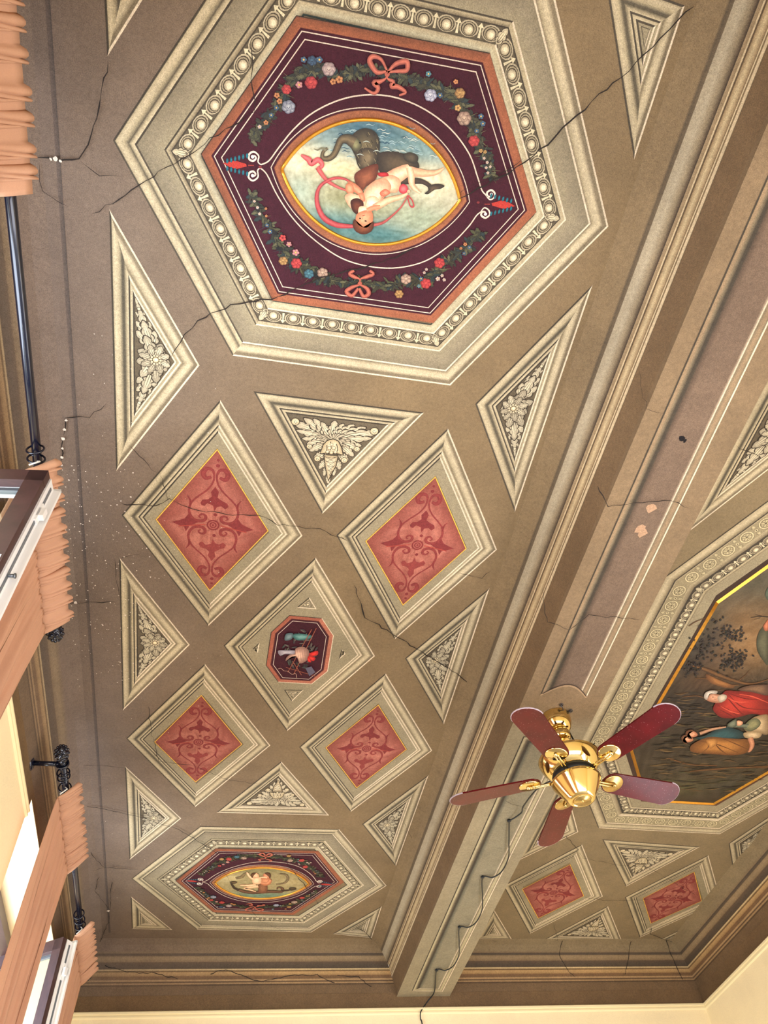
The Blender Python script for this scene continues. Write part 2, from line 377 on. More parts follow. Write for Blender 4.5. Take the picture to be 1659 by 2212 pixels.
# plaster bead between frieze and yellow wall
def bead(name,p0,p1,nrm,segs=None):
    mb=MB(); prof=[(0,0),(.010,-.002),(.016,-.008),(.016,-.020),(.007,-.024),(.007,-.030),(.012,-.034),(.012,-.044),(0,-.052)]
    for a,b in (segs or [(0,1)]):
        vs=[]
        for t in (a,b):
            bx=p0[0]+(p1[0]-p0[0])*t;by=p0[1]+(p1[1]-p0[1])*t
            for o,z in prof: vs.append((bx+nrm[0]*o,by+nrm[1]*o,HT+z))
        n=len(prof); mb.add(vs,[(i,i+1,n+i+1,n+i) for i in range(n-1)]+[tuple(range(n)),tuple(range(2*n-1,n-1,-1))])
    return tag(mb.build(name,BEADM),kind='structure')
BEADM=mat('cream_moulding_paint',(250,234,186),rough=.6)
bead('trim_7',(XL,YF),(XR,YF),(0,-1)); bead('trim_8',(XR,YN),(XR,YF),(-1,0))
def ft(y): return (y-YN)/(YF-YN)
bead('trim_9',(XL,YN),(XL,YF),(1,0),[(0,ft(NICHE[0][0])),(ft(NICHE[0][1]),ft(NICHE[1][0])),(ft(NICHE[1][1]),1)])
bead('trim_10',(XL,YN),(XR,YN),(0,1))
def slab(name,*boxes,m=WALLM):
    mb=MB()
    for b in boxes: mb.box(*b)
    return tag(mb.build(name,m),kind='structure')
slab('wall_far',(XL-.4,YF,0,XR+.3,YF+.3,ZC+.03)); slab('wall_near',(XL-.4,YN-.3,0,XR+.3,YN,ZC+.03)); slab('wall_right',(XR,YN,0,XR+.3,YF,ZC+.03))
wl=[(XL-ND-.06,YN,0,XL-.0005,NICHE[0][0],4.6),(XL-ND-.06,NICHE[0][1],0,XL-.0005,NICHE[1][0],4.6),(XL-ND-.06,NICHE[1][1],0,XL-.0005,YF,4.6)]
for n in NICHE: wl+= [(XL-ND-.06,n[0],n[2],XL-.0005,n[1],4.6),(XL-ND-.06,n[0],0,XL-.0005,n[1],NZ0)]
slab('wall_left',*wl)
slab('floor',(XL-.4,YN-.3,-.1,XR+.3,YF+.3,0),m=FLOORM)
# outer slab above so no sky leaks past the coves
slab('ceiling_slab',(XL-.5,YN-.4,4.6,XR+.4,YF+.4,4.7),m=WATER)
# ------------------------------------------------------------------ beam
bm_=Paint(0,HS,None,0)
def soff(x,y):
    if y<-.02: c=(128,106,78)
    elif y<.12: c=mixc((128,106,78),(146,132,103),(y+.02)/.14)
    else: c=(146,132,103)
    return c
for j in range(60):
    y0=YN+(YF-YN)*j/60;y1=YN+(YF-YN)*(j+1)/60
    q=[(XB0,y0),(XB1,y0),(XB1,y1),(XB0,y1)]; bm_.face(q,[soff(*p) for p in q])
for x in (XB0,XB1):
    top=ZC+.002 if x==XB0 else HC
    for j in range(18):
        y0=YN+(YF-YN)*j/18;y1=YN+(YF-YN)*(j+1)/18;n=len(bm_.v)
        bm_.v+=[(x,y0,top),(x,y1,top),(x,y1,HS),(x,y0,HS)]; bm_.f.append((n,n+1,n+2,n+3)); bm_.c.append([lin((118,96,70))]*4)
beam=tag(bm_.build('ceiling_beam',FRESCO),kind='structure')
def soffit_panel(label,poly,inner_col,fr,dark):
    poly=orient(poly); c=(sum(p[0] for p in poly)/len(poly),sum(p[1] for p in poly)/len(poly))
    e=empty('beam_panel',(c[0],c[1],HS),label,'painted panel','panels painted under the beam')
    pt=Paint(.001,HS); T=.05
    st=[(0,HL,DK),(.12,HL,DK),(.16,FSh,fr),(.35,fr,fr),(.55,fr,FSh),(.8,FSh,DK),(.9,HL,DK),(1,mixc(inner_col,HL,.4),DK),(1.15,inner_col,dark),(1.6,inner_col,inner_col)]
    bands(pt,poly,st,T); pt.build('moulding',FRESCO,e)
    pf=Paint(.0012,HS,None,0); pf.poly(inset(poly,1.55*T),inner_col); pf.build('field',FRESCO,e); return e
arc=[(1.30+ .266*t,-.165+(-.12)*math.sin(math.pi*t)) for t in [k/10 for k in range(11)]]
nearp=[(1.30,-3.4),(1.30,-.16),(1.43,-.235),(1.569,-.16),(1.548,-3.4)]
soffit_panel('long brown panel painted under the beam, above the fan',[(1.292,-3.42),(1.302,-.165),(1.573,-.165),(1.55,-3.42)],(112,92,74),(146,122,92),(86,70,56))
soffit_panel('long grey panel painted under the beam, between the fan and the far wall',[(1.312,.19),(1.325,3.50),(1.592,3.52),(1.597,.19)],(134,124,99),(176,162,126),(96,92,76))
# concave end of the brown panel
ce=Paint(.004,HS); ce.poly([(1.30,-.155)]+[(1.302+.271*k/12,-.165-.085*math.sin(math.pi*k/12)) for k in range(13)],(128,106,78))
ce.stroke([(1.304+.267*k/8,-.17-.085*math.sin(math.pi*k/8)) for k in range(9)],.012,(160,132,100)); ce.stroke([(1.31+.256*k/8,-.18-.085*math.sin(math.pi*k/8)) for k in range(9)],.006,(70,56,44))
tag(ce.build('beam_panel_end',FRESCO,beam))
# ------------------------------------------------------------------ painted ceiling panels
def center(poly): return (sum(p[0] for p in poly)/len(poly),sum(p[1] for p in poly)/len(poly))
S=3/2.6
def tp(x,y): return (x*S,y*S)
ORD=((70,60,46),(204,190,156))
def triframe(poly,label,group=None,name='triangular_panel',T=TF,dark=False,cat='painted panel'):
    poly=orient(poly); c=center(poly); e=empty(name,(c[0],c[1],HC),label,cat,group)
    pt=Paint(.001); bands(pt,poly,STOPS,T); pt.build('moulding',FRESCO,e)
    return e,inset(poly,.645*T),poly
def ray_to(poly,c,a):
    best=9
    for i in range(len(poly)):
        p=poly[i];q=poly[(i+1)%len(poly)];dx,dy=math.cos(a),math.sin(a);ex,ey=q[0]-p[0],q[1]-p[1];det=dx*ey-dy*ex
        if abs(det)<1e-9: continue
        t=((p[0]-c[0])*ey-(p[1]-c[1])*ex)/det;u=((p[0]-c[0])*dy-(p[1]-c[1])*dx)/det
        if t>0 and -1e-6<=u<=1+1e-6: best=min(best,t)
    return best
def incenter(p):
    a=math.dist(p[1],p[2]);b=math.dist(p[0],p[2]);c=math.dist(p[0],p[1]);s=a+b+c
    return ((a*p[0][0]+b*p[1][0]+c*p[2][0])/s,(a*p[0][1]+b*p[1][1]+c*p[2][1])/s)
def rosette_orn(e,inner,apex,seed=0):
    """acanthus rosette filling a triangle; apex = vertex the flower sits near"""
    rnd=random.Random(seed); pt=Paint(.0016); pt.poly(inner,(96,84,64)); dk,lt=ORD; dk=(60,50,38)
    ic=incenter(inner); c=(ic[0]*.88+apex[0]*.12,ic[1]*.88+apex[1]*.12)
    rr=min(ray_to(inner,c,k*.3) for k in range(21))
    others=[p for p in inner if p!=apex]
    for v in others:                     # trailing leaves into the sharp corners
        L=math.dist(c,v); ux,uy=(v[0]-c[0])/L,(v[1]-c[1])/L
        for t0,t1,w in ((.62,.96,.45),(.40,.80,.95),(.18,.62,1.25)):
            a=(c[0]+ux*L*t0,c[1]+uy*L*t0)
            for sd in (1,-1):
                an=math.atan2(uy,ux)+sd*.42; d=min(ray_to(inner,a,an)*.9,(t1-t0)*L*1.05); pt.leaf(a,(a[0]+math.cos(an)*d,a[1]+math.sin(an)*d),rr*w*.62,(dk,lt),3)
            pt.leaf(a,(c[0]+ux*L*t1,c[1]+uy*L*t1),rr*w*.62,(dk,lt),4)
        pt.ell((c[0]+ux*L*.80,c[1]+uy*L*.80),rr*.13,rr*.13,0,dk,None,8); pt.ell((c[0]+ux*L*.80,c[1]+uy*L*.80),rr*.10,rr*.10,0,lt,None,8)
    for N,f,wd in ((9,1.75,.85),(8,1.1,.62)):
      for k in range(N):
        a=2*math.pi*k/N+.2+N; d=min(ray_to(inner,c,a)*.95,rr*f)*rnd.uniform(.85,1); pt.leaf((c[0]+math.cos(a)*rr*.2,c[1]+math.sin(a)*rr*.2),(c[0]+math.cos(a)*d,c[1]+math.sin(a)*d),rr*wd,(dk,mixc(lt,dk,rnd.random()*.22)),3,rnd.uniform(-.12,.12))
    pt.ell(c,rr*.36,rr*.36,0,dk,None,16)
    for k in range(10):
        a=2*math.pi*k/10; pt.ell((c[0]+math.cos(a)*rr*.29,c[1]+math.sin(a)*rr*.29),rr*.085,rr*.085,0,(170,152,116),lt,8)
    pt.ell(c,rr*.22,rr*.22,0,dk,None,14); pt.ell(c,rr*.19,rr*.19,0,(168,148,110),(234,214,172),14,(.2,-.2))
    return pt.build('acanthus_rosette',FRESCO,e)
# --- cone ornament drawn once in canonical triangle coordinates
c7=zm(540,830,4.254)
TRI7=[c7(330,268),c7(1265,380),c7(700,948)]
def bary(p,T):
    (x1,y1),(x2,y2),(x3,y3)=T;det=(y2-y3)*(x1-x3)+(x3-x2)*(y1-y3)
    a=((y2-y3)*(p[0]-x3)+(x3-x2)*(p[1]-y3))/det;b=((y3-y1)*(p[0]-x3)+(x1-x3)*(p[1]-y3))/det;return a,b,1-a-b
def cone_orn(e,T,full=True):
    def m(x,y):
        a,b,c=bary(c7(x,y),TRI7); return (a*T[0][0]+b*T[1][0]+c*T[2][0],a*T[0][1]+b*T[1][1]+c*T[2][1])
    k=math.dist(T[0],T[1])/math.dist(c7(330,268),c7(1265,380)); px=k*math.dist(c7(500,500),c7(600,500))/100
    pt=Paint(.0016); pt.poly(orient(list(T)),(100,88,68)); dk,lt=(56,47,36),(214,198,162)
    LV=[((745,500),(400,335),150),((745,500),(500,300),120),((745,505),(590,310),110),((745,505),(660,345),100),((760,500),(765,335),130),((770,505),(850,360),110),((775,505),(950,365),120),((775,510),(1060,385),130),((780,515),(1180,420),140),
        ((700,510),(420,410),90),((700,520),(470,490),90),((820,525),(1120,485),95),((820,530),(1030,560),90),
        ((690,530),(510,545),110),((690,545),(530,610),100),((830,540),(1005,600),110),((830,560),(960,660),100),
        ((690,640),(575,680),100),((815,650),(905,705),100),((700,700),(620,780),80),((790,700),(830,790),80),((700,760),(665,850),60),((770,760),(770,850),60),((712,840),(706,925),60)]
    for a,b,w in LV: pt.leaf(m(*a),m(*b),w*px*.95,(dk,lt),4,.06 if b[0]>760 else -.06)
    for cx,cy,r in ((402,342,36),(1150,432,38),(535,575,26),(985,600,28),(610,690,30),(865,705,30)):
        pt.ell(m(cx,cy),r*px*1.15,r*px*1.15,0,dk,None,12); pt.ell(m(cx,cy),r*px,r*px,0,(180,160,122),(226,208,168),12,(.2,-.2)); 
        pt.stroke([m(cx+r*.5*math.cos(a)*(1-a/9),cy+r*.5*math.sin(a)*(1-a/9)) for a in [q*.7 for q in range(10)]],4*px,dk,sub=2)
    pt.poly([m(*p) for p in ((632,648),(660,560),(700,515),(760,500),(812,520),(845,580),(862,662),(800,650),(700,640))],dk)
    pt.blob([m(*p) for p in ((640,640),(668,562),(705,522),(760,508),(806,526),(836,585),(850,652),(800,640),(700,632))],(170,150,112),lt,2)
    for a,b in (((700,560),(690,630)),((735,530),(735,610)),((790,550),(800,620))): pt.stroke([m(*a),m((a[0]+b[0])/2+6,(a[1]+b[1])/2),m(*b)],7*px,dk)
    for cx,cy,r in ((705,625,17),(742,632,19),(780,628,17),(722,590,20),(765,590,20),(745,556,16)): pt.ell(m(cx,cy),r*px*1.15,r*px*1.15,0,dk,None,10); pt.ell(m(cx,cy),r*px,r*px,0,(170,150,112),lt,10,(.2,-.3))
    pt.poly([m(*p) for p in ((668,650),(812,660),(790,760),(712,905),(682,780))],dk)
    pt.blob([m(*p) for p in ((676,656),(804,664),(782,758),(712,890),(690,776))],(168,148,112),lt,2)
    for q in range(5):
        y=668+q*42; w=62-q*12; pt.stroke([m(742-w-4,y),m(742,y+14),m(742+w-4,y+4)],4*px,dk)
        pt.stroke([m(740-w,y),m(735+w*.4,y+46)],3.4*px,dk,smooth=False); pt.stroke([m(740+w,y),m(738-w*.5,y+46)],3.4*px,dk,smooth=False)
    return pt.build('acanthus_basket',FRESCO,e)
# --- left bay triangles
def Pm(*pts): return [at(*p) for p in pts]
TR=[([(236,451.5),(431,789),(251,1017.5)],1,'long triangular flower panel beside the window wall, lower left of the large hexagon'),
    ([(257.5,1203.5),(410,1392.5),(265,1535)],1,'triangular flower panel along the window wall, left of the small octagon painting'),
    ([(270,1654.5),(391.5,1767.5),(280,1857)],1,'small triangular flower panel along the window wall, upper left of the far hexagon'),
    ([(1280,615),(1026.5,872.5),(1112,1106)],1,'long triangular flower panel beside the beam, lower right of the large hexagon'),
    ([(1057.5,1270),(875,1422),(958.5,1565)],1,'triangular flower panel beside the beam, right of the small octagon painting'),
    ([(926,1673.5),(782.5,1780),(855,1871)],1,'small triangular flower panel beside the beam, upper right of the far hexagon')]
for i,(p,ap,lb) in enumerate(TR):
    e,inn,po=triframe(Pm(*p),lb,'triangular flower panels'); A=at(*p[ap]); apx=min(inn,key=lambda q:math.dist(q,A)); rosette_orn(e,inn,apx,i)
def conetri(px,lb,T=TF):
    pw=Pm(*px) if px[0][0]>20 else px
    e,inn,po=triframe(pw,lb,'triangular basket panels',T=T)
    o=[min(inn,key=lambda q:math.dist(q,v)) for v in pw]; cone_orn(e,o); return e
conetri([(547.5,845),(916,891),(696.2,1110)],'downward triangle with acanthus and fruit basket, directly below the large hexagon')
conetri([(711,1761),(467.5,1755),(607.5,1644.5)],'upward triangle with acanthus and basket, directly above the far hexagon')
conetri([(1301,1813),(1512,1829),(1352,1915)],'downward triangle with acanthus basket, directly below the gilt-framed landscape')
conetri([(1345,2036),(1173,2031),(1313,1957)],'upward triangle with acanthus basket at the far wall, below and between two red diamonds')
# corner triangles without ornament
CORN=[([at(282.5,1936),at(372.5,2008.5),at(285,2006)],'small plain stepped triangle at the lower left of the far hexagon'),
      ([at(825,1957),at(803,2026),at(719,2017)],'small plain stepped triangle at the lower right of the far hexagon, crossed by a crack'),
      ([at(1369.5,345),at(1479,12),tp(.567,-2.85)],'long plain stepped triangle at the top right of the large hexagon'),
      ([at(232,122),tp(-.567,-2.818),tp(-.84,-2.81)],'plain stepped triangle cut by the top edge, left of the large hexagon'),
      ([at(1067.7,1965.6),at(1105.7,2029),(1.93,at(1105.7,2029)[1]-.01)],'small plain stepped triangle just right of the beam near the far wall'),
      ([at(1517,1985.4),at(1467.7,2040.6),at(1405,2039)],'small dark stepped triangle in the far right corner, crossed by a crack')]
for p,lb in CORN:
    p=orient(p); a=math.dist(p[0],p[1]);b=math.dist(p[1],p[2]);c=math.dist(p[2],p[0]);s=(a+b+c)/2;r=math.sqrt(s*(s-a)*(s-b)*(s-c))/s
    T=min(TF,r/.80); e,inn,po=triframe(p,lb,'plain stepped corner triangles',T=T)
    pt=Paint(.0016); pt.poly(inn,GF); rr=r-.645*T
    if rr>.02: bands(pt,inn,[(0,GF,GF),(.35,GF,GF),(.36,HL,DK),(.46,HL,DK),(.47,GD,GF),(.8,GF,GF)],rr)
    pt.build('field',FRESCO,e)
# right bay: side triangles (mirrored partners partly hidden by the beam)
xm=2.94
tl=[at(1574,1822),at(1588,1906)]
wv=(3.93,at(1588,1906)[1])
tR=[tl[0],(tl[1][0],tl[1][1]),(3.93,1.02)]
lbs=('triangular flower panel at the right edge, below the gilt-framed landscape',
     'triangular flower panel right of the beam, half hidden behind the lowest fan blade','long triangular flower panel at the right edge, above the gilt-framed landscape')
e,inn,po=triframe(tR,lbs[0],'triangular flower panels'); rosette_orn(e,inn,min(inn,key=lambda q:math.dist(q,tl[0])),31)
rv=at(1249,1796.8); tL=[rv,(1.93,2.14),(1.93,1.02)]
e,inn,po=triframe(tL,lbs[1],'triangular flower panels'); rosette_orn(e,inn,min(inn,key=lambda q:math.dist(q,rv)),32)
q1=at(1482,1156); le=at(1659,1016)
u=((le[0]-q1[0]),(le[1]-q1[1])); k=(2.33-q1[0])/u[0]; vb=(q1[0]+u[0]*k,q1[1]+u[1]*k)
tN=[(q1[0]-.01,q1[1]),vb,(1.945,-2.20)]
e,inn,po=triframe(tN,lbs[2],'triangular flower panels'); rosette_orn(e,inn,min(inn,key=lambda q:math.dist(q,vb)),33)
# --- red diamonds
z3=zm(230,860,3.318)
DC=[z3(795,358),z3(1165,950),z3(740,1385),z3(350,868)]
dcx,dcy=z3(762,905); dA=(DC[1][0]-DC[3][0])/2; dB=(DC[2][1]-DC[0][1])/2
def nrm3(x,y):
    p=z3(x,y); return ((p[0]-dcx)/dA,(p[1]-dcy)/dB)
SCR=[nrm3(*p) for p in ((812,565),(850,582),(872,552),(852,515),(812,515),(793,550),(797,605),(832,665),(892,725),(932,775),(942,835),(915,880),(870,895),(826,880),(822,850),(850,843),(868,862),(850,872))]
OFF=[nrm3(*p) for p in ((938,800),(942,760),(965,733))]
BUD=[nrm3(*p) for p in ((868,905),(925,885),(942,858),(965,895),(1000,915),(1055,938),(1005,950),(965,955),(948,985),(925,940))]
PAL=[nrm3(*p) for p in ((772,805),(762,765),(722,748),(700,768),(680,762),(672,745),(688,722),(728,720),(755,700),(748,668),(780,630),(806,668),(795,708),(830,733),(866,752),(873,775),(850,792),(822,770),(792,775))]
def arab(e,poly):
    """poly: top,right,bottom,left in world"""
    c=center(poly); ax=((poly[1][0]-poly[3][0])/2,(poly[1][1]-poly[3][1])/2); ay=((poly[2][0]-poly[0][0])/2,(poly[2][1]-poly[0][1])/2)
    m=lambda p,sx=1,sy=1:(c[0]+ax[0]*p[0]*sx+ay[0]*p[1]*sy,c[1]+ax[1]*p[0]*sx+ay[1]*p[1]*sy)
    pt=Paint(.0024); A=(122,48,46);B=(134,58,53); k=math.hypot(*ax)
    for sx in (1,-1):
        for sy in (1,-1):
            pt.stroke([m(p,sx,sy) for p in SCR],[k*x for x in (.05,.08,.09,.08,.05,.035,.03,.03,.03,.035,.045,.05,.06,.06,.05,.04,.03,.02)],A,B)
            pt.stroke([m(p,sx,sy) for p in OFF],[k*.04,k*.035,k*.01],A)
        pt.poly([m(p,sx,1) for p in BUD],A); pt.stroke([m(p,sx,1) for p in ((.13,0),(.6,.06))],k*.02,(160,66,54),smooth=False)
    for sy in (1,-1):
        pt.poly([m(p,1,sy) for p in PAL],A if sy>0 else B)
        for r,y in ((.022,-.86),(.03,-.79),(.028,-.145)): pt.ell(m((.03,y*1),1,sy),k*r*1.2,k*r*1.2,0,A,None,10)
    for r,cc in ((.115,A),(.085,RED),(.065,A),(.04,RED),(.022,A)): pt.ell(c,k*r,k*r*1.05,0,cc,None,16)
    return pt.build('arabesque',FRESCO,e)
def diamond(outer,inner,lb):
    ow=orient(Pm(*outer)); c=center(ow); e=empty('red_diamond_panel',(c[0],c[1],HC),lb,'painted panel','red diamond ceiling panels')
    iw=Pm(*inner); T=TF
    pt=Paint(.001); bands(pt,ow,STOPS+[(.65,GF,GF),(1.02,GF,GF)],T); pt.build('moulding',FRESCO,e)
    io=orient(iw); g=Paint(.0018); bands(g,io,[(0,DK,(110,80,40)),(.15,(120,84,40),(120,84,40)),(.2,(236,196,92),GOLD),(.75,GOLD,(236,196,92)),(.8,(96,50,34),(96,50,34)),(1,RED,RED)],.008)
    g.build('gilt_fillet',FRESCO,e)
    f=Paint(.0020,step=0); inn=inset(io,.0075); cc=center(inn)
    rnd=random.Random(int(c[0]*1000)); N=16
    def hue(i,j): return mixc(RED,(196,120,98),.5*rnd.random())
    M=[];nb=32
    for i in range(nb):
        t=i/nb*len(inn);a=inn[int(t)%len(inn)];b=inn[(int(t)+1)%len(inn)];u=t-int(t);M.append((a[0]+(b[0]-a[0])*u,a[1]+(b[1]-a[1])*u))
    prev=None
    rows=[[((p[0]+(cc[0]-p[0])*(k/8)),(p[1]+(cc[1]-p[1])*(k/8))) for p in M] for k in range(8)]+[[cc]*nb]
    cs=[[mixc((134,70,58),(178,110,92),min(1,k/2.5)*(.3+.7*rnd.random())) for p in M] for k in range(9)]
    for k in range(8):
        for i in range(nb):
            j=(i+1)%nb
            if k<7: f.face([rows[k][i],rows[k][j],rows[k+1][j],rows[k+1][i]],[cs[k][i],cs[k][j],cs[k+1][j],cs[k+1][i]])
            else: f.face([rows[k][i],rows[k][j],cc],[cs[k][i],cs[k][j],RED])
    f.build('red_field',FRESCO,e); arab(e,iw); return e
diamond([(475.6,863.6),(653.5,1156.9),(450,1351.9),(262.6,1112.6)],[(469.6,967.9),(581,1146.3),(453,1277.4),(335.5,1121.6)],'large red arabesque diamond nearest the window wall, upper left of the small octagon painting')
diamond([(967.5,925),(1073.5,1187),(852.5,1381),(726.5,1156)],[(941,1027.5),(1008.5,1185),(870,1308.5),(788.5,1168.5)],'large red arabesque diamond nearest the beam, upper right of the small octagon painting')
diamond([(442.5,1433.5),(584,1610),(421,1743.5),(272.5,1595)],[(435,1500),(524,1607.5),(422.5,1690),(332.5,1602.5)],'red arabesque diamond at the lower left of the small octagon painting')
diamond([(833,1454),(933.5,1621),(757.5,1753.5),(646.5,1613.5)],[(817.5,1521),(879,1618.5),(770,1702.5),(702.5,1614.5)],'red arabesque diamond at the lower right of the small octagon painting')
diamond([(1257,1824),(1302,1936),(1144,2017),(1087,1913)],[(1232,1866),(1262,1935),(1162,1984),(1127,1920)],'red arabesque diamond just right of the beam, directly below the fan')
diamond([(1530,1847),(1557,1945),(1382,2025),(1350,1938)],[(1500,1882),(1516,1946),(1405,1995),(1388,1940)],'red arabesque diamond in the far right corner of the ceiling')
# --- central diamond with octagon trophy painting
z4=zm(470,1190,4.74)
ow=orient(Pm((681.6,1203.7),(810,1416.8),(620.2,1579.2),(483,1394.6))); cc=center(ow)
e=empty('octagon_diamond_panel',(cc[0],cc[1],HC),'beige diamond panel with a small dark octagon helmet painting, between four red diamonds','painted panel')
pt=Paint(.001); bands(pt,ow,STOPS,TF); pt.build('moulding',FRESCO,e)
f=Paint(.0012,step=0); f.poly(inset(ow,.64*TF),GF); f.build('field',FRESCO,e)
oc=orient([z4(*p) for p in ((735,655),(1070,685),(1190,865),(1130,1230),(965,1362),(618,1342),(493,1170),(545,830))])
g=Paint(.0018); bands(g,oc,[(0,HL,DK),(.12,HL,DK),(.14,(172,104,80),(150,84,64)),(.7,(176,108,84),(160,92,70)),(.78,(90,44,38),(90,44,38)),(1,PUR,PUR)],.034); g.build('rust_border',FRESCO,e)
h=Paint(.002); oi=inset(oc,.032); h.poly(oi,PUR); bands(h,inset(oc,.040),[(0,(214,190,170),(214,190,170)),(1,(214,190,170),(214,190,170))],.003); h.build('purple_ground',FRESCO,e)
t=Paint(.003,span=.006); px=math.dist(z4(800,1000),z4(900,1000))/100
rnd=random.Random(5)
for k in range(60):
    a=rnd.random()*6.283; r=rnd.random()**.5*205; x=840+math.cos(a)*r*.92; y=1005+math.sin(a)*r*1.05; b=rnd.random()*6.28; 
    if r>150: b=a+2.2
    t.leaf(z4(x,y),z4(x+math.cos(b)*58,y+math.sin(b)*52),24*px,((40,24,30),rnd.choice([(92,82,84),(70,66,66),(104,96,84),(66,78,70)])),2)
t.l=t.l0=.0093; t.blob(crc([z4(*p) for p in ((760,850),(850,835),(975,860),(930,890),(830,905),(780,880))]),(40,84,80),(108,150,140)); t.blob(crc([z4(*p) for p in ((700,840),(770,830),(760,890),(690,905))]),(60,80,84),(120,140,138))
for a,b in (((1010,780),(780,1250)),((965,790),(720,1230)),((700,1180),(1000,1270)),((770,1120),(860,1260))): t.stroke([z4(*a),z4(*b)],9*px,(110,54,44),(150,80,60),smooth=False)
t.blob(crc([z4(*p) for p in ((620,1010),(700,1005),(800,1010),(790,1045),(690,1045),(640,1060))]),(120,110,118),(180,170,172))
t.blob(crc([z4(*p) for p in ((800,985),(880,970),(935,1010),(935,1080),(900,1120),(840,1140),(815,1080),(760,1070),(700,1115),(705,1080),(740,1050),(790,1040))],3),(120,86,76),(226,178,150))
for k in range(5): t.stroke([z4(815+k*24,985),z4(835+k*22,1120)],3*px,(140,96,80),smooth=False)
for p in (((935,1040),(1020,1010),(1025,1050),(960,1070)),((930,1060),(1000,1080),(985,1115),(940,1100)),((925,1070),(960,1125),(925,1120))): t.blob(crc([z4(*q) for q in p]),(150,22,24),(226,50,44))
t.stroke([z4(*p) for p in ((620,1195),(650,1190),(680,1215),(720,1220),(760,1250),(800,1245),(810,1285))],5*px,(190,150,130))
t.poly([z4(*p) for p in ((900,1190),(960,1170),(1000,1230),(940,1270))],(88,84,100))
t.build('helmet_trophy_painting',OILP,e)
for tri,orn in (([(940,470),(1015,595),(810,578)],1),([(880,1422),(760,1540),(680,1420)],1),([(432,935),(412,1045),(360,1000)],0),([(1270,1000),(1310,1050),(1240,1115)],0)):
    pw=orient([z4(*p) for p in tri]); q=Paint(.0022); bands(q,pw,[(0,HL,DK),(.3,HL,DK),(.35,GD,FLt),(1,GF,GD)],.018); 
    r_=inset(pw,.016) if orn else inset(pw,.012)
    if orn:
        q.poly(r_,(92,80,62)); c_=incenter(r_)
        for k in range(9): a=k*.698; d=min(ray_to(r_,c_,a)*.92,.06); q.leaf(c_,(c_[0]+math.cos(a)*d,c_[1]+math.sin(a)*d),.022,((60,50,38),(210,194,158)),2)
        q.ell(c_,.009,.009,0,DK,None,10); q.ell(c_,.007,.007,0,(170,150,112),(226,208,168),10)
    else: q.poly(r_,GF)
    q.build('corner_triangle',FRESCO,e)
# --- egg and dart + guilloche borders
def egg_border(e,poly,o0,o1,n_per,name='egg_and_dart',base=(88,78,60)):
    P0=inset(poly,o0);P1=inset(poly,o1);pt=Paint(.0016); w=o1-o0
    for i in range(len(poly)):
        j=(i+1)%len(poly); pt.face([P0[i],P0[j],P1[j],P1[i]],base)
    for i in range(len(poly)):
        j=(i+1)%len(poly); A=((P0[i][0]+P1[i][0])/2,(P0[i][1]+P1[i][1])/2);B=((P0[j][0]+P1[j][0])/2,(P0[j][1]+P1[j][1])/2)
        L=math.dist(A,B); n=max(2,round(L/n_per)); ux,uy=(B[0]-A[0])/L,(B[1]-A[1])/L;nx,ny=-uy,ux; an=math.atan2(uy,ux); s=L/n
        Q=lambda t,v:(A[0]+ux*t+nx*v,A[1]+uy*t+ny*v)
        for k in range(n):
            c=Q((k+.5)*s,0); pt.l=.0018
            pt.ell(Q((k+.5)*s,-w*.02),s*.43,w*.50,an,(170,155,124),None,14); pt.ell(Q((k+.5)*s,0),s*.36,w*.44,an,(72,62,48),None,14)
            pt.ell(Q((k+.5)*s,0),s*.31,w*.40,an,(148,134,105),None,12); pt.ell(Q((k+.5)*s,w*.03),s*.25,w*.35,an,(66,56,44),None,12)
            pt.ell(Q((k+.5)*s,w*.05),s*.21,w*.31,an,(150,134,104),(222,206,168),12,(.25,.1))
        for k in range(1,n):
            pt.l=.0022;c0=Q(k*s,-w*.42);pt.poly([Q(k*s-s*.06,w*.40),Q(k*s-s*.03,-w*.2),Q(k*s-s*.13,-w*.22),Q(k*s,-w*.5),Q(k*s+s*.13,-w*.22),Q(k*s+s*.03,-w*.2),Q(k*s+s*.06,w*.40)],(206,190,152))
        for t0 in (0,):   # acanthus leaf on each corner
            pt.ell(P0[i],0,0,0,base,None,3) if False else None
            m0=((P0[i][0]),(P0[i][1]));m1=P1[i]; pt.leaf((m1[0],m1[1]),(m0[0],m0[1]),w*.75,((66,56,44),(206,190,152)),3)
    return pt.build(name,FRESCO,e)
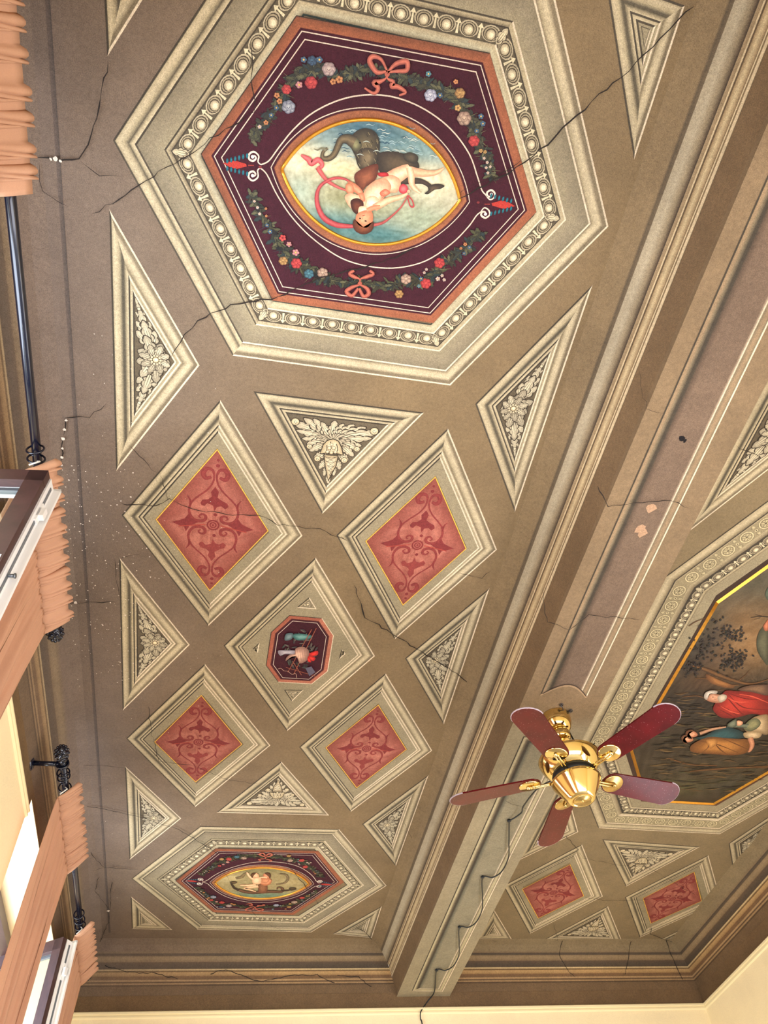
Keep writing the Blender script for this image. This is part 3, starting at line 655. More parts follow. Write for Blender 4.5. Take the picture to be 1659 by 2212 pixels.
def guilloche(e,poly,o0,o1,per):
    P0=inset(poly,o0);P1=inset(poly,o1);pt=Paint(.0016);w=o1-o0;b=(150,136,104);lt=(200,184,142);dk=(98,86,64)
    for i in range(len(poly)):
        j=(i+1)%len(poly); pt.face([P0[i],P0[j],P1[j],P1[i]],b)
    for i in range(len(poly)):
        j=(i+1)%len(poly);A=((P0[i][0]+P1[i][0])/2,(P0[i][1]+P1[i][1])/2);B=((P0[j][0]+P1[j][0])/2,(P0[j][1]+P1[j][1])/2)
        L=math.dist(A,B);n=max(2,round(L/per));ux,uy=(B[0]-A[0])/L,(B[1]-A[1])/L;nx,ny=-uy,ux;s=L/n
        Q=lambda t,v:(A[0]+ux*t+nx*v,A[1]+uy*t+ny*v)
        for k in range(n):
            t0=(k+.5)*s;r=w*.46;pt.l=.0018
            for rr,cc in ((r,dk),(r*.95,lt),(r*.76,dk),(r*.70,b)): pt.ell(Q(t0,0),rr,rr,0,cc,None,16)
            for q in range(4):
                a=q*math.pi/2+.785; pt.leaf(Q(t0,0),Q(t0+math.cos(a)*r*.66,math.sin(a)*r*.66),r*.5,(dk,lt),2)
            for q in range(4):
                a=q*math.pi/2; pt.ell(Q(t0+math.cos(a)*r*.5,math.sin(a)*r*.5),r*.1,r*.1,0,lt,None,6)
            pt.ell(Q(t0,0),r*.14,r*.14,0,dk,None,8)
        for k in range(n+1):
            if 0<k<n:
                t0=k*s; pt.l=.0026; pt.ell(Q(t0,0),w*.13,w*.13,0,dk,None,10); pt.ell(Q(t0,0),w*.11,w*.11,0,lt,None,10); pt.ell(Q(t0,0),w*.05,w*.05,0,dk,None,8)
                for sg in (1,-1): pt.leaf(Q(t0,sg*w*.14),Q(t0,sg*w*.48),w*.30,(dk,lt),3)
    return pt.build('rosette_frieze',FRESCO,e)
# --- hexagons
HEXST=[(0,HL,DK),(.02,HL,DK),(.03,FSh,FLt),(.07,FSh,FBr),(.12,FBr,FLt),(.17,FBr,FSd),(.20,FLt,FLt),(.235,FSh,FBr),(.24,HL,DK),(.26,HL,DK),(.265,GD,GD),(.40,(140,127,101),(136,123,98)),(.56,GF,GF),(.565,HL,DK),(.58,HL,DK),(.59,FLt,FLt),(.635,FLt,FSh),(.64,DK,DK),(.655,DK,DK)]
HEXIN=[(.84,DK,DK),(.845,HL,DK),(.86,HL,FLt),(.87,FLt,FLt),(.93,(184,172,138),(170,160,130)),(.975,FLt,FSh),(.98,(50,60,52),(40,50,44)),(1.0,(60,50,42),(30,36,34))]
HT_=.268
def vesica(cx,cy,a,b,n=40):
    """pointed oval: two arcs meeting at the left and right tips"""
    Rr=(a*a+b*b)/(2*b);k=Rr-b;p=[];th=math.asin(a/Rr)
    for i in range(n): t=-th+2*th*i/n; p.append((cx+Rr*math.sin(t),cy-k*-1-Rr*math.cos(t)) if False else (cx+Rr*math.sin(t),cy+k-Rr*math.cos(t)))
    for i in range(n): t=th-2*th*i/n; p.append((cx+Rr*math.sin(t),cy-k+Rr*math.cos(t)))
    return p
def softfield(pt,poly,base,blobs,N=22,M=72,c=None,jit=10,seed=1):
    """gradient painted ground filling a star-shaped outline"""
    rnd=random.Random(seed); n=len(poly); c=c or center(poly)
    per=[0]
    for i in range(n): per.append(per[-1]+math.dist(poly[i],poly[(i+1)%n]))
    bd=list(poly) if n>=M*.6 else []
    if not bd:
        for k in range(M):
            d=per[-1]*k/M; i=max(q for q in range(n) if per[q]<=d+1e-9); u=(d-per[i])/(per[i+1]-per[i]); a=poly[i];b=poly[(i+1)%n]; bd.append((a[0]+(b[0]-a[0])*u,a[1]+(b[1]-a[1])*u))
        for i in range(n): # keep corners exact
            kk=min(range(M),key=lambda q:math.dist(bd[q],poly[i])); bd[kk]=poly[i]
    def colr(p):
        cc=base
        for (bx,by,rx,ry,col,st) in blobs:
            g=math.exp(-((p[0]-bx)/rx)**2-((p[1]-by)/ry)**2)*st; cc=mixc(cc,col,min(1,g))
        j=rnd.uniform(-jit,jit); return tuple(max(0,min(255,v+j)) for v in cc)
    rows=[[(p[0]+(c[0]-p[0])*k/N,p[1]+(c[1]-p[1])*k/N) for p in bd] for k in range(N)]; cs=[[colr(p) for p in r] for r in rows]; m=len(bd); c0=colr(c)
    for k in range(N):
        for i in range(m):
            j=(i+1)%m
            if k<N-1: pt.face([rows[k][i],rows[k][j],rows[k+1][j],rows[k+1][i]],[cs[k][i],cs[k][j],cs[k+1][j],cs[k+1][i]])
            else: pt.face([rows[k][i],rows[k][j],c],[cs[k][i],cs[k][j],c0])
zA=zm(430,20,2.212)
hexcN=None
def hexagon(outer,inner,label,mirror,ves):
    ow=orient(outer); iw=orient(inner); c=center(iw)
    e=empty('hexagonal_panel',(c[0],c[1],HC),label,'painted panel','hexagonal ceiling paintings')
    T=HT_
    pt=Paint(.001); bands(pt,ow,HEXST,T); bands(pt,ow,HEXIN,T); pt.build('moulding',FRESCO,e)
    egg_border(e,ow,.655*T,.84*T,.083)
    r=Paint(.002); bands(r,iw,[(0,(60,56,46),(28,34,30)),(.05,(150,92,64),(60,48,40)),(.12,RUST,(120,72,50)),(.85,(150,90,62),RUST),(.92,(84,40,34),(84,40,34)),(1,PUR,PUR)],.036); r.build('rust_border',FRESCO,e)
    g=Paint(.0022); g.poly(inset(iw,.033),PUR); g.build('purple_ground',FRESCO,e)
    l=Paint(.0026)
    for o in (.040,.062): bands(l,inset(iw,o),[(0,(206,184,160),(206,184,160)),(1,(206,184,160),(206,184,160))],.0035)
    return e,l,ow,iw,c
# garland elements read off the near hexagon in its own coordinates, reused mirrored on the far one
FL=[(535,350,26,'r'),(418,382,20,'r'),(620,285,28,'w'),(540,245,20,'b'),(575,240,16,'b'),(500,240,15,'b'),(670,335,18,'o'),(640,345,15,'o'),(478,360,17,'p'),(372,410,14,'o'),(385,438,14,'o'),(428,465,28,'g'),(370,470,13,'b'),(345,505,12,'b'),(320,540,12,'o'),(290,560,10,'w'),
    (1095,308,14,'t'),(1105,410,26,'w2'),(1150,410,14,'b'),(1245,400,22,'y'),(1235,470,16,'y'),(1265,520,30,'c'),(1225,345,12,'o'),(1345,510,14,'b'),(1355,545,14,'b'),(1325,580,12,'b'),(1312,628,24,'r'),(1345,675,10,'y'),(1365,680,9,'y'),(1360,710,8,'w'),(1375,730,8,'w'),(1370,755,8,'w'),(1378,780,8,'w'),(1390,750,7,'w'),
    (400,1090,17,'r'),(430,1120,14,'p'),(462,1160,18,'p'),(465,1212,24,'r'),(402,1200,20,'y'),(525,1262,22,'t'),(590,1257,24,'c'),(340,1060,12,'b'),(325,1030,10,'b'),(280,945,8,'w'),(290,975,8,'w'),(265,915,7,'w'),(320,950,7,'o'),(322,985,7,'o'),
    (1148,1210,24,'r'),(1083,1308,24,'r'),(988,1287,24,'c'),(955,1358,20,'y'),(1060,1285,12,'b'),(1050,1320,10,'t'),(1140,1285,12,'w'),(1160,1270,9,'w'),(1170,1290,9,'w'),(1085,1240,8,'w'),(1075,1255,8,'w'),(1270,1120,10,'o'),(1290,1135,10,'b'),(1265,1165,10,'b'),(1250,1140,8,'o')]
STEM=[[(890,300),(780,290),(680,320),(560,290),(460,330),(400,420),(320,530),(250,620)],[(900,310),(1000,330),(1100,370),(1200,400),(1270,480),(1320,580),(1360,680),(1400,800)],
      [(770,1305),(650,1295),(560,1270),(460,1210),(390,1130),(320,1010),(250,890)],[(770,1305),(880,1320),(980,1300),(1080,1290),(1160,1230),(1260,1150),(1340,1070)]]
BOW=[[(895,295),(850,300),(815,250),(830,225),(870,240),(900,300)],[(900,300),(940,260),(990,250),(990,290),(940,295),(900,300)],[(890,330),(860,345),(835,350),(855,375),(835,400),(790,375)],[(900,330),(925,345),(920,365),(950,370),(985,395),(955,410)],
     [(768,1312),(730,1325),(705,1345),(730,1365),(760,1330)],[(768,1312),(800,1330),(810,1355),(785,1368),(765,1330)],[(765,1285),(740,1275),(720,1260),(740,1245)],[(772,1285),(800,1275),(830,1262),(815,1245)]]
FCOL=dict(r=((140,26,30),(222,66,60)),w=((140,120,116),(222,202,184)),w2=((120,130,150),(214,218,224)),g=((92,104,118),(184,194,196)),b=((20,44,66),(48,92,120)),t=((24,70,84),(70,140,150)),o=((130,70,36),(212,140,76)),y=((120,84,40),(214,168,90)),c=((130,104,84),(216,186,152)),p=((120,62,66),(206,140,136)))
def garland(e,M,k,seed=2):
    """M maps zoom coords to world; k = metres per zoom unit"""
    rnd=random.Random(seed); pt=Paint(.003,span=.003); grn=[(58,54,34),(78,76,46),(44,46,34),(98,94,62),(40,52,50)]
    for st in STEM:
        P,_=cr(st,[1]*len(st),6)
        pt.stroke([M(*p) for p in P],[k*7]*len(P),(56,56,40),smooth=False)
        for i,p in enumerate(P):
            for q in range(10):
                a=rnd.random()*6.283; r=rnd.uniform(24,68)*(1-.5*abs(i/len(P)-.45)); b=(p[0]+math.cos(a)*r,p[1]+math.sin(a)*r*.8)
                if q<5: pt.stroke([M(*p),M(*b)],[k*4,k*1],rnd.choice(grn),smooth=False)
                else: pt.leaf(M(*p),M(*b),k*rnd.uniform(13,25),((26,24,22),rnd.choice(grn)),2)
    pt.build('garland_foliage',OILP,e)
    fl=Paint(.0062,span=.01)
    for ii,(x,y,r,c) in enumerate(FL):
        fl.l=.0062+(ii%12)*.0002
        ce_,cm=FCOL[c]; cen=M(x,y); r*=1.06; ce_=mixc(ce_,(60,30,34),.3); cm=mixc(cm,(110,84,70),.28)
        if r>=20:
            for q in range(6): a=q*1.047+x; fl.ell(M(x+math.cos(a)*r*.55,y+math.sin(a)*r*.55),k*r*.55,k*r*.5,0,ce_,mixc(ce_,cm,.8),9,(.2,.2))
            fl.ell(cen,k*r*.55,k*r*.5,0,mixc(ce_,cm,.3),cm,10); fl.stroke([M(x-r*.25,y),M(x,y+r*.25),M(x+r*.25,y-r*.05)],k*3,ce_)
        else:
            for q in range(5): a=q*1.257+y; fl.ell(M(x+math.cos(a)*r*.55,y+math.sin(a)*r*.55),k*r*.42,k*r*.38,0,mixc(ce_,cm,.4),cm,7)
            fl.ell(cen,k*r*.25,k*r*.25,0,(200,160,80) if c in'wpbt' else ce_,None,7)
    fl.build('garland_flowers',OILP,e)
    for grp,kn in ((BOW[:4],(898,308)),(BOW[4:],(768,1308))):
        bw=Paint(.0095); bw.ell(M(*kn),k*12,k*12,0,(160,80,60),None,8)
        for b in grp: bw.stroke([M(*kn)]+[M(*p) for p in b],[k*v for v in (6,8,20,24,20,14,8)],(120,54,44),(190,104,80))
        bw.build('ribbon_bow',OILP,e)
def endorn(pt,M,k,sx):
    # scrolls and palmette at the pointed ends, sx=0 left, 1 right (given in zoom coords)
    if sx==0: P=[((262,745),(300,745),0)]; q=lambda x,y:(x,y)
    else: q=lambda x,y:(1625-x+0, 1675-y+0) 
    pt.poly([M(*q(*p)) for p in ((115,735),(170,722),(225,738),(228,750),(180,762),(150,755))],(170,54,44))
    for i in range(6):
        for sy in (1,-1): pt.ell(M(*q(135+i*19,742+sy*(18+i*5))),k*6,k*12,0,(24,74,84),(44,104,112),8)
    pt.ell(M(*q(292,753)),k*8,k*6,0,(120,50,50),None,7); pt.stroke([M(*q(235,745)),M(*q(262,745))],k*4,(150,60,50),smooth=False)
def linesves(pt,c,a,b,w=.0035,col=(206,184,160)):
    v=vesica(c[0],c[1],a,b); v2=vesica(c[0],c[1],a-w,b-w)
    for i in range(len(v)): j=(i+1)%len(v); pt.face([v[i],v[j],v2[j],v2[i]],col)
def vring(pt,c,a0,b0,a1,b1,c0,c1):
    v=vesica(c[0],c[1],a0,b0); v2=vesica(c[0],c[1],a1,b1); pt.ring(v,v2,c0,c1)
# near hexagon
nearO=[at(244,303),tp(-.405,-2.84),tp(.402,-2.83),at(1314,489),at(972.5,832.5),at(502.5,768)]
nearI=Pm((433.6,332),(640,32.7),(1058,114),(1158.8,457.6),(936,698),(588,649))
e,l,ow,iw,c=hexagon(nearO,nearI,'large hexagonal ceiling painting of embracing figures and an elephant, at the top',False,None)
vl=zA(398,770);vr=zA(1243,905);vt=zA(815,520);vb_=zA(815,1140)
vc=((vl[0]+vr[0])/2,(vl[1]+vr[1])/2); va=math.dist(vl,vr)/2*.985; vbb=abs(vb_[1]-vt[1])/2*.94
print('ves',vc,va,vbb,c)
vr_=Paint(.0024); kN=math.dist(zA(800,800),zA(900,800))/100; vring(vr_,vc,va+47*kN,vbb+47*kN,va+41*kN,vbb+42*kN,(70,34,32),(150,92,62)); vring(vr_,vc,va+41*kN,vbb+42*kN,va+.008,vbb+.004,(150,92,62),(132,80,52)); vr_.build('oval_border',FRESCO,e)
kN=math.dist(zA(800,800),zA(900,800))/100
linesves(l,vc,va+62*kN,vbb+58*kN)
LENS=[[(296,742),(335,722),(385,655),(455,570),(550,490),(680,430),(815,408),(950,424),(1085,482),(1205,575),(1290,690),(1330,800),(1350,862),(1368,885)],[(292,757),(325,790),(375,890),(450,1000),(550,1100),(680,1188),(815,1228),(950,1234),(1085,1200),(1205,1120),(1285,1040),(1325,985),(1345,968)]]
SPI=[[(296,742),(282,728),(285,700),(262,680),(240,692),(240,715),(258,724),(272,712),(266,700),(256,704)],[(292,757),(280,770),(282,800),(258,818),(238,804),(240,782),(258,774),(270,786),(264,796),(256,794)],
     [(1368,885),(1388,908),(1408,900),(1412,878),(1396,864),(1376,874),(1378,892),(1392,894),(1396,884)],[(1345,968),(1362,948),(1382,958),(1388,980),(1368,996),(1348,984),(1352,968),(1366,968),(1368,978)]]
def lens(l,M):
    for q in LENS: l.stroke([M(*p) for p in q],kN*6,(206,184,160))
    for q in SPI: l.stroke([M(*p) for p in q],[kN*v for v in (5,6,7,8,9,9,9,8,7,6)[:len(q)]],(212,194,172)); l.ell(M(*q[-1]),kN*8,kN*8,0,(226,214,200),None,8)
lens(l,zA)
endorn(l,zA,kN,0); endorn(l,zA,kN,1)
l.build('white_lines',FRESCO,e)
gl=MB(); v=vesica(vc[0],vc[1],va+.008,vbb+.006); gl.tube([(p[0],p[1],HC-.004) for p in v]+[(v[0][0],v[0][1],HC-.004)],.0065,8); gl.build('gilt_frame',mat('gilding',(226,160,58),rough=.3,metal=.75,noise=((40,.15,3),)),e)
garland(e,zA,kN)
zB=zm(580,220,3.7705)
kB=math.dist(zB(800,700),zB(900,700))/100
sea=Paint(.0028)
def bl(M,x,y,rx,ry,c,s): p=M(x,y);k=math.dist(M(x,y),M(x+100,y))/100;return (p[0],p[1],rx*k,ry*k,c,s)
softfield(sea,vesica(vc[0],vc[1],va+.004,vbb+.003,36),(176,170,140),[bl(zB,850,250,620,170,(52,84,96),1),bl(zB,1200,380,330,130,(104,130,126),.9),bl(zB,500,300,200,90,(120,140,134),.8),bl(zB,330,470,260,110,(214,202,160),.9),bl(zB,1300,620,260,110,(222,208,166),.95),bl(zB,620,560,260,80,(214,196,146),.8),bl(zB,700,800,330,120,(124,120,72),.7),bl(zB,500,1000,300,120,(76,112,106),.9),bl(zB,900,1080,420,110,(60,100,98),.95),bl(zB,1250,950,260,110,(132,146,118),.7),bl(zB,250,720,130,120,(150,170,150),.6)],26,72,jit=14)
rnd=random.Random(9)
for k in range(90):
    x=rnd.uniform(480,1400);y=rnd.uniform(175,460)
    if (x-850)**2/560**2+(y-520)**2/350**2<1 : sea.stroke([zB(x,y),zB(x+25,y-8+rnd.uniform(-4,4)),zB(x+50,y+4),zB(x+72,y-5)],[kB*3,kB*6,kB*4,kB*1],rnd.choice([(150,170,166),(36,64,80),(186,190,172),(90,120,124)]))
sea.build('sea_and_sky',OILP,e)
fg=Paint(.0065,span=.02)
E1,E2=(44,38,30),(104,90,62)
B=lambda pts,c1,c2,sub=4:fg.blob(crc([zB(*p) for p in pts],sub),c1,c2,3)
S_=lambda pts,w,c1,c2=None:fg.stroke([zB(*p) for p in pts],[kB*x for x in w],c1,c2)
# elephant: tail, body, head, trunk
S_([(1080,640),(1180,640),(1260,650),(1320,690),(1340,720)],[60,50,36,30,26],E1,(70,56,44)); B([(1300,680),(1380,665),(1432,680),(1400,705),(1345,715),(1300,748),(1270,742),(1300,715)],E1,(84,68,50))
B([(880,430),(1000,400),(1130,430),(1210,480),(1220,540),(1120,560),(980,590),(900,560)],(46,38,30),(88,72,52)); B([(1095,430),(1150,408),(1215,440),(1200,500),(1120,480)],E1,(84,72,54))
B([(680,270),(760,215),(850,230),(900,300),(900,420),(860,500),(790,560),(730,520),(705,440),(670,360)],E1,E2); B([(730,400),(800,370),(870,400),(880,480),(800,560),(735,530)],(50,42,32),(118,100,72)); B([(660,300),(720,290),(760,350),(720,400),(680,380)],(60,56,40),(130,124,84))
S_([(700,330),(640,300),(590,310),(565,360),(530,430),(480,462),(440,450),(445,405),(480,375)],[100,70,56,50,46,40,32,24,20],E1,(116,98,68)); S_([(470,390),(430,375),(400,390),(370,380)],[20,14,10,4],(110,104,80))
fg.ell(zB(745,330),kB*9,kB*7,0,(24,20,16),None,8)
for k in range(26):
    x=rnd.uniform(690,900);y=rnd.uniform(240,520); S_([(x,y),(x+14,y+26)],[3,5],rnd.choice([(132,118,84),(36,32,26)]))
for k in range(10): x=rnd.uniform(700,1180);y=rnd.uniform(250,430); S_([(x,y),(x+30,y-8),(x+60,y+4)],[2,6,2],(170,176,160))
B([(715,570),(880,500),(885,590),(860,640),(790,690),(760,720),(705,650)],(84,40,26),(140,80,52))
# red scarf
S_([(265,430),(300,450),(330,470),(350,500),(400,470),(430,490),(435,520),(400,540)],[14,34,44,40,40,36,30,24],(166,50,56),(222,110,104)); S_([(400,530),(430,580),(480,640),(560,690),(640,720)],[40,34,28,20,12],(158,54,56),(206,100,92))
S_([(700,670),(620,625),(540,618),(460,650),(410,700),(392,780),(410,870),(460,950),(560,1000),(690,1010)],[12,18,22,24,26,34,40,46,44,28],(136,36,46),(190,84,80)); S_([(850,1000),(930,980),(1010,920),(1080,850),(1130,770),(1150,760)],[26,22,16,12,10,6],(140,50,52),(180,90,80)); S_([(1130,760),(1150,840),(1180,850),(1170,800),(1135,760)],[8,10,12,10,8],(170,60,60)); 
SK,SK2=(186,132,96),(244,208,166)
# legs, hips, torso of the pale figure, upside down in the photo
S_([(1020,600),(1110,560),(1200,570),(1290,580),(1370,570),(1425,535)],[90,80,66,50,36,12],SK,(226,184,140)); S_([(960,640),(1040,600),(1110,560),(1150,530)],[110,120,100,60],SK,SK2); S_([(1145,530),(1160,600),(1165,660),(1185,700),(1235,740)],[52,58,48,34,14],SK,SK2)
B([(900,640),(980,590),(1060,620),(1075,680),(1040,735),(950,725),(900,700)],SK,SK2); B([(780,720),(860,640),(950,620),(1000,690),(960,750),(900,830),(850,880),(790,900),(760,830)],SK,SK2); B([(770,800),(850,760),(905,800),(900,850),(850,880),(790,870)],(206,156,116),(250,220,182))
B([(890,575),(960,572),(975,600),(905,605)],(130,24,30),(190,50,50))
S_([(860,860),(930,820),(1000,790),(1080,770),(1130,740)],[60,56,46,36,24],SK,(238,196,152)); B([(1065,690),(1090,665),(1125,680),(1135,720),(1100,745),(1065,730)],(166,40,50),(230,110,104)); fg.ell(zB(1140,725),kB*14,kB*12,0,(214,160,124),None,8)
# second, redder figure behind
S_([(640,670),(690,690),(740,730),(770,790)],[60,62,50,30],(166,92,62),(214,146,106)); B([(625,690),(650,655),(690,680),(690,740),(640,740)],(170,96,66),(220,156,114)); B([(620,770),(660,740),(740,760),(800,800),(760,880),(700,880),(650,840)],(196,144,108),(244,208,166))
B([(735,740),(775,745),(785,800),(765,808),(745,785)],(176,96,66),(214,140,100)); B([(905,735),(950,705),(990,735),(960,760),(920,765)],(180,90,66),(220,140,104))
for k in range(4): S_([(940+k*4,725+k*12),(908+k*4,738+k*14)],[7,4],(190,104,76))
B([(670,800),(720,780),(770,810),(768,870),(730,915),(690,890),(672,850)],(50,22,16),(104,54,34)); B([(740,850),(800,850),(820,890),(760,918),(730,905)],(214,160,124),(250,214,178))
# head hanging down
B([(720,910),(780,880),(840,890),(850,960),(820,1010),(740,1010),(710,960)],(176,104,70),(226,152,110)); B([(700,950),(735,1000),(800,1020),(850,970),(855,1010),(830,1055),(770,1075),(710,1050),(685,1000)],(70,34,20),(130,70,40))
fg.ell(zB(745,945),kB*9,kB*5,0,(40,20,16),None,8); fg.ell(zB(790,966),kB*11,kB*6,0,(40,20,16),None,8); S_([(765,925),(785,918)],[7,4],(160,40,36)); S_([(758,955),(768,940)],[4,3],(190,110,80))
S_([(800,880),(850,860),(910,850)],[30,40,26],(190,110,76),(222,150,110))
fg.build('embracing_figures',OILP,e)
# far hexagon
farO=Pm((284,1897.5),(432.5,1784.5),(732.5,1791),(835,1913),(672.5,2013.5),(425,2007.5)); farI=Pm((379,1902.5),(465,1832),(687.5,1837),(743.5,1905),(634,1976),(460,1970))
e,l,ow,iw,c=hexagon(farO,farI,'small far hexagonal ceiling painting of a couple riding a sea serpent',True,None)
z8=zm(360,1780,4.1475)
a1,b1,c1,d1=z8(445,515),z8(1262,540),z8(850,382),z8(850,662)
vc2=((a1[0]+b1[0])/2,(a1[1]+b1[1])/2+0); va2=math.dist(a1,b1)/2; vb2=abs(d1[1]-c1[1])/2*.96
# map near-hexagon drawing onto the far one, mirrored about the middle of the bay
nc=center(nearI); fc=center(farI)
def MF(x,y):
    p=zA(x,y); return (fc[0]+(p[0]-nc[0]),fc[1]-(p[1]-nc[1])*.985)
vr_=Paint(.0024); vring(vr_,vc2,va2+47*kN,vb2+47*kN,va2+41*kN,vb2+42*kN,(70,34,32),(160,104,66)); vring(vr_,vc2,va2+41*kN,vb2+42*kN,va2+.008,vb2+.004,(160,104,66),(142,92,56)); vr_.build('oval_border',FRESCO,e)
linesves(l,vc2,va2+62*kN,vb2+58*kN)
lens(l,MF)
endorn(l,MF,kN,0); endorn(l,MF,kN,1); l.build('white_lines',FRESCO,e)
gl=MB(); v=vesica(vc2[0],vc2[1],va2+.008,vb2+.006); gl.tube([(p[0],p[1],HC-.004) for p in v]+[(v[0][0],v[0][1],HC-.004)],.0065,8); gl.build('gilt_frame',MATS['gilding'],e)
garland(e,MF,kN,4)
sea=Paint(.0028)
softfield(sea,vesica(vc2[0],vc2[1],va2+.004,vb2+.003,36),(150,132,88),[bl(z8,560,480,110,60,(196,174,122),.8),bl(z8,1080,520,120,60,(178,156,106),.8),bl(z8,850,640,420,60,(96,120,96),1),bl(z8,800,410,300,40,(110,104,66),.8)],18,72,jit=10)
sea.build('sea_and_sky',OILP,e)
def BE(M,pt):
    return (lambda pts,c1,c2,sub=4:pt.blob(crc([M(*p) for p in pts],sub),c1,c2,2)),(lambda pts,w,c1,c2=None:pt.stroke([M(*p) for p in pts],w,c1,c2))
fg=Paint(.006,span=.02); B,S_=BE(z8,fg); k8=math.dist(z8(800,500),z8(900,500))/100
w=lambda *a:[k8*1.35*x for x in a]
S_([(640,580),(700,600),(780,608),(900,600),(980,600),(1030,600),(1035,570),(1000,560),(990,580)],w(30,34,38,40,34,26,20,14,8),(60,40,28),(110,72,48)); S_([(1030,590),(1090,588),(1130,575)],w(22,14,10),(60,42,28)); B([(1100,565),(1150,562),(1160,580),(1110,590)],(50,38,26),(80,62,40)); S_([(650,585),(610,570),(590,545),(575,520)],w(26,18,14,8),(56,40,28)); B([(565,515),(600,505),(635,515),(600,530)],(60,46,32),(90,70,46))
S_([(1010,440),(1070,450),(1085,490),(1050,525),(980,535)],w(14,16,18,18,12),(96,76,52),(130,108,74)); S_([(620,480),(670,470),(700,440),(740,430)],w(26,28,20,10),(96,78,52),(128,106,70))
B([(830,520),(880,510),(905,560),(890,610),(830,610),(820,570)],(96,56,36),(140,90,58)); B([(850,480),(900,475),(935,490),(930,530),(880,545),(830,520)],(170,96,60),(212,140,96))
S_([(930,495),(900,525),(830,520),(790,530)],w(26,26,22,14),(176,100,64),(212,142,98)); B([(775,470),(820,465),(850,490),(835,530),(780,530),(765,500)],(200,150,106),(240,200,152))
S_([(780,490),(745,465),(725,435),(718,425)],w(22,18,14,10),(200,150,106),(236,196,150)); S_([(800,540),(730,545),(660,540)],w(36,30,14),(200,146,100),(240,196,148)); S_([(820,550),(760,560),(700,570),(740,580),(800,600)],w(34,28,22,18,10),(196,140,96),(238,192,144))
B([(768,440),(800,432),(825,445),(825,470),(790,475),(770,460)],(196,140,100),(232,184,138)); B([(755,445),(775,432),(800,432),(780,455),(765,475)],(60,36,20),(96,58,34)); B([(865,445),(895,432),(930,440),(930,470),(890,480),(870,465)],(176,104,70),(212,144,104)); B([(880,435),(915,430),(935,450),(925,480),(910,460)],(60,34,22),(96,58,36))
S_([(825,480),(860,470),(900,475)],w(16,18,14),(220,176,130))
fg.build('couple_figures',OILP,e)
# --- right bay octagon with landscape
zl,zr=xm-(xm-1.94),2*xm-1.94
octO=[(1.94,-.775),(2.43,-1.575),(3.45,-1.575),(3.94,-.775),(3.94,.865),(3.454,1.70),(2.43,1.665),(1.94,.865)]
octI=[(2.337,-.625),(2.655,-1.165),(3.225,-1.165),(3.543,-.625),(3.543,.745),(3.21,1.303),(2.67,1.288),(2.337,.735)]
ow=orient(octO); iw=orient(octI); c=center(iw)
e=empty('octagonal_landscape_panel',(c[0],c[1],HC),'large octagonal landscape painting with red-robed figure in a gilt frame, at right','painted panel')
TO=.385
OST=[(0,HL,DK),(.015,HL,DK),(.02,FSh,FLt),(.08,FBr,FBr),(.12,FLt,FLt),(.17,FSh,FSh),(.175,HL,DK),(.19,HL,DK),(.195,FLt,FLt),(.21,FLt,FLt)]
pt=Paint(.001); bands(pt,ow,OST,TO); bands(pt,ow,[(.44,FLt,FLt),(.45,HL,FLt),(.52,FLt,FSh),(.53,DK,DK),(.56,DK,DK)],TO)
bands(pt,ow,[(.70,DK,DK),(.71,HL,FLt),(.73,FLt,FLt),(.75,FSh,FSh),(.76,GF,GF),(.93,GF,GF),(.935,(90,60,40),(60,44,34)),(1.1,(90,60,40),(60,44,34))],TO); pt.build('moulding',FRESCO,e)
guilloche(e,ow,.21*TO,.44*TO,.112); egg_border(e,ow,.56*TO,.70*TO,.078,base=(70,62,48))
gf=MB(); n=len(iw)
for pr_,zo,mi in ((.0,.012,0),):
    P0=inset(iw,-.016);P1=inset(iw,.006)
    for i in range(n):
        j=(i+1)%n; a=P0[i];b=P0[j];c_=P1[j];d=P1[i]; m0=((a[0]+d[0])/2,(a[1]+d[1])/2);m1=((b[0]+c_[0])/2,(b[1]+c_[1])/2)
        gf.quad((*a,HC-.001),(*b,HC-.001),(*m1,HC-.014),(*m0,HC-.014)); gf.quad((*m0,HC-.014),(*m1,HC-.014),(*c_,HC-.004),(*d,HC-.004))
gf.build('gilt_frame',MATS['gilding'],e)
zC=zm(1360,1220,4.254)
ls=Paint(.003,span=.006)
def b3(x,y,rx,ry,c,s):   # zoom coords, radii metres
    p=zC(x,y); return (p[0],p[1],rx,ry,c,s)
softfield(ls,inset(iw,-.002),(52,42,30),[b3(1150,300,.42,.35,(104,86,62),.95),b3(900,500,.25,.22,(112,84,52),.8),b3(1100,750,.3,.25,(150,112,70),.85),b3(1150,150,.3,.15,(78,74,58),.8),b3(650,850,.18,.12,(64,46,34),.7),b3(550,600,.16,.3,(48,50,40),.8),b3(700,1100,.2,.12,(96,62,34),.6),b3(600,1300,.3,.2,(40,32,26),.9),b3(900,1900,.6,.16,(78,66,44),.6),b3(500,2050,.2,.1,(86,80,46),.6),b3(1000,2000,.2,.1,(60,58,44),.6),b3(780,640,.09,.09,(56,46,38),.75),b3(640,760,.08,.07,(46,40,34),.8),b3(930,880,.07,.05,(66,52,40),.7),b3(560,930,.06,.05,(44,36,30),.8)],30,96,jit=9)
rnd=random.Random(12); kC=math.dist(zC(900,1000),zC(1000,1000))/100
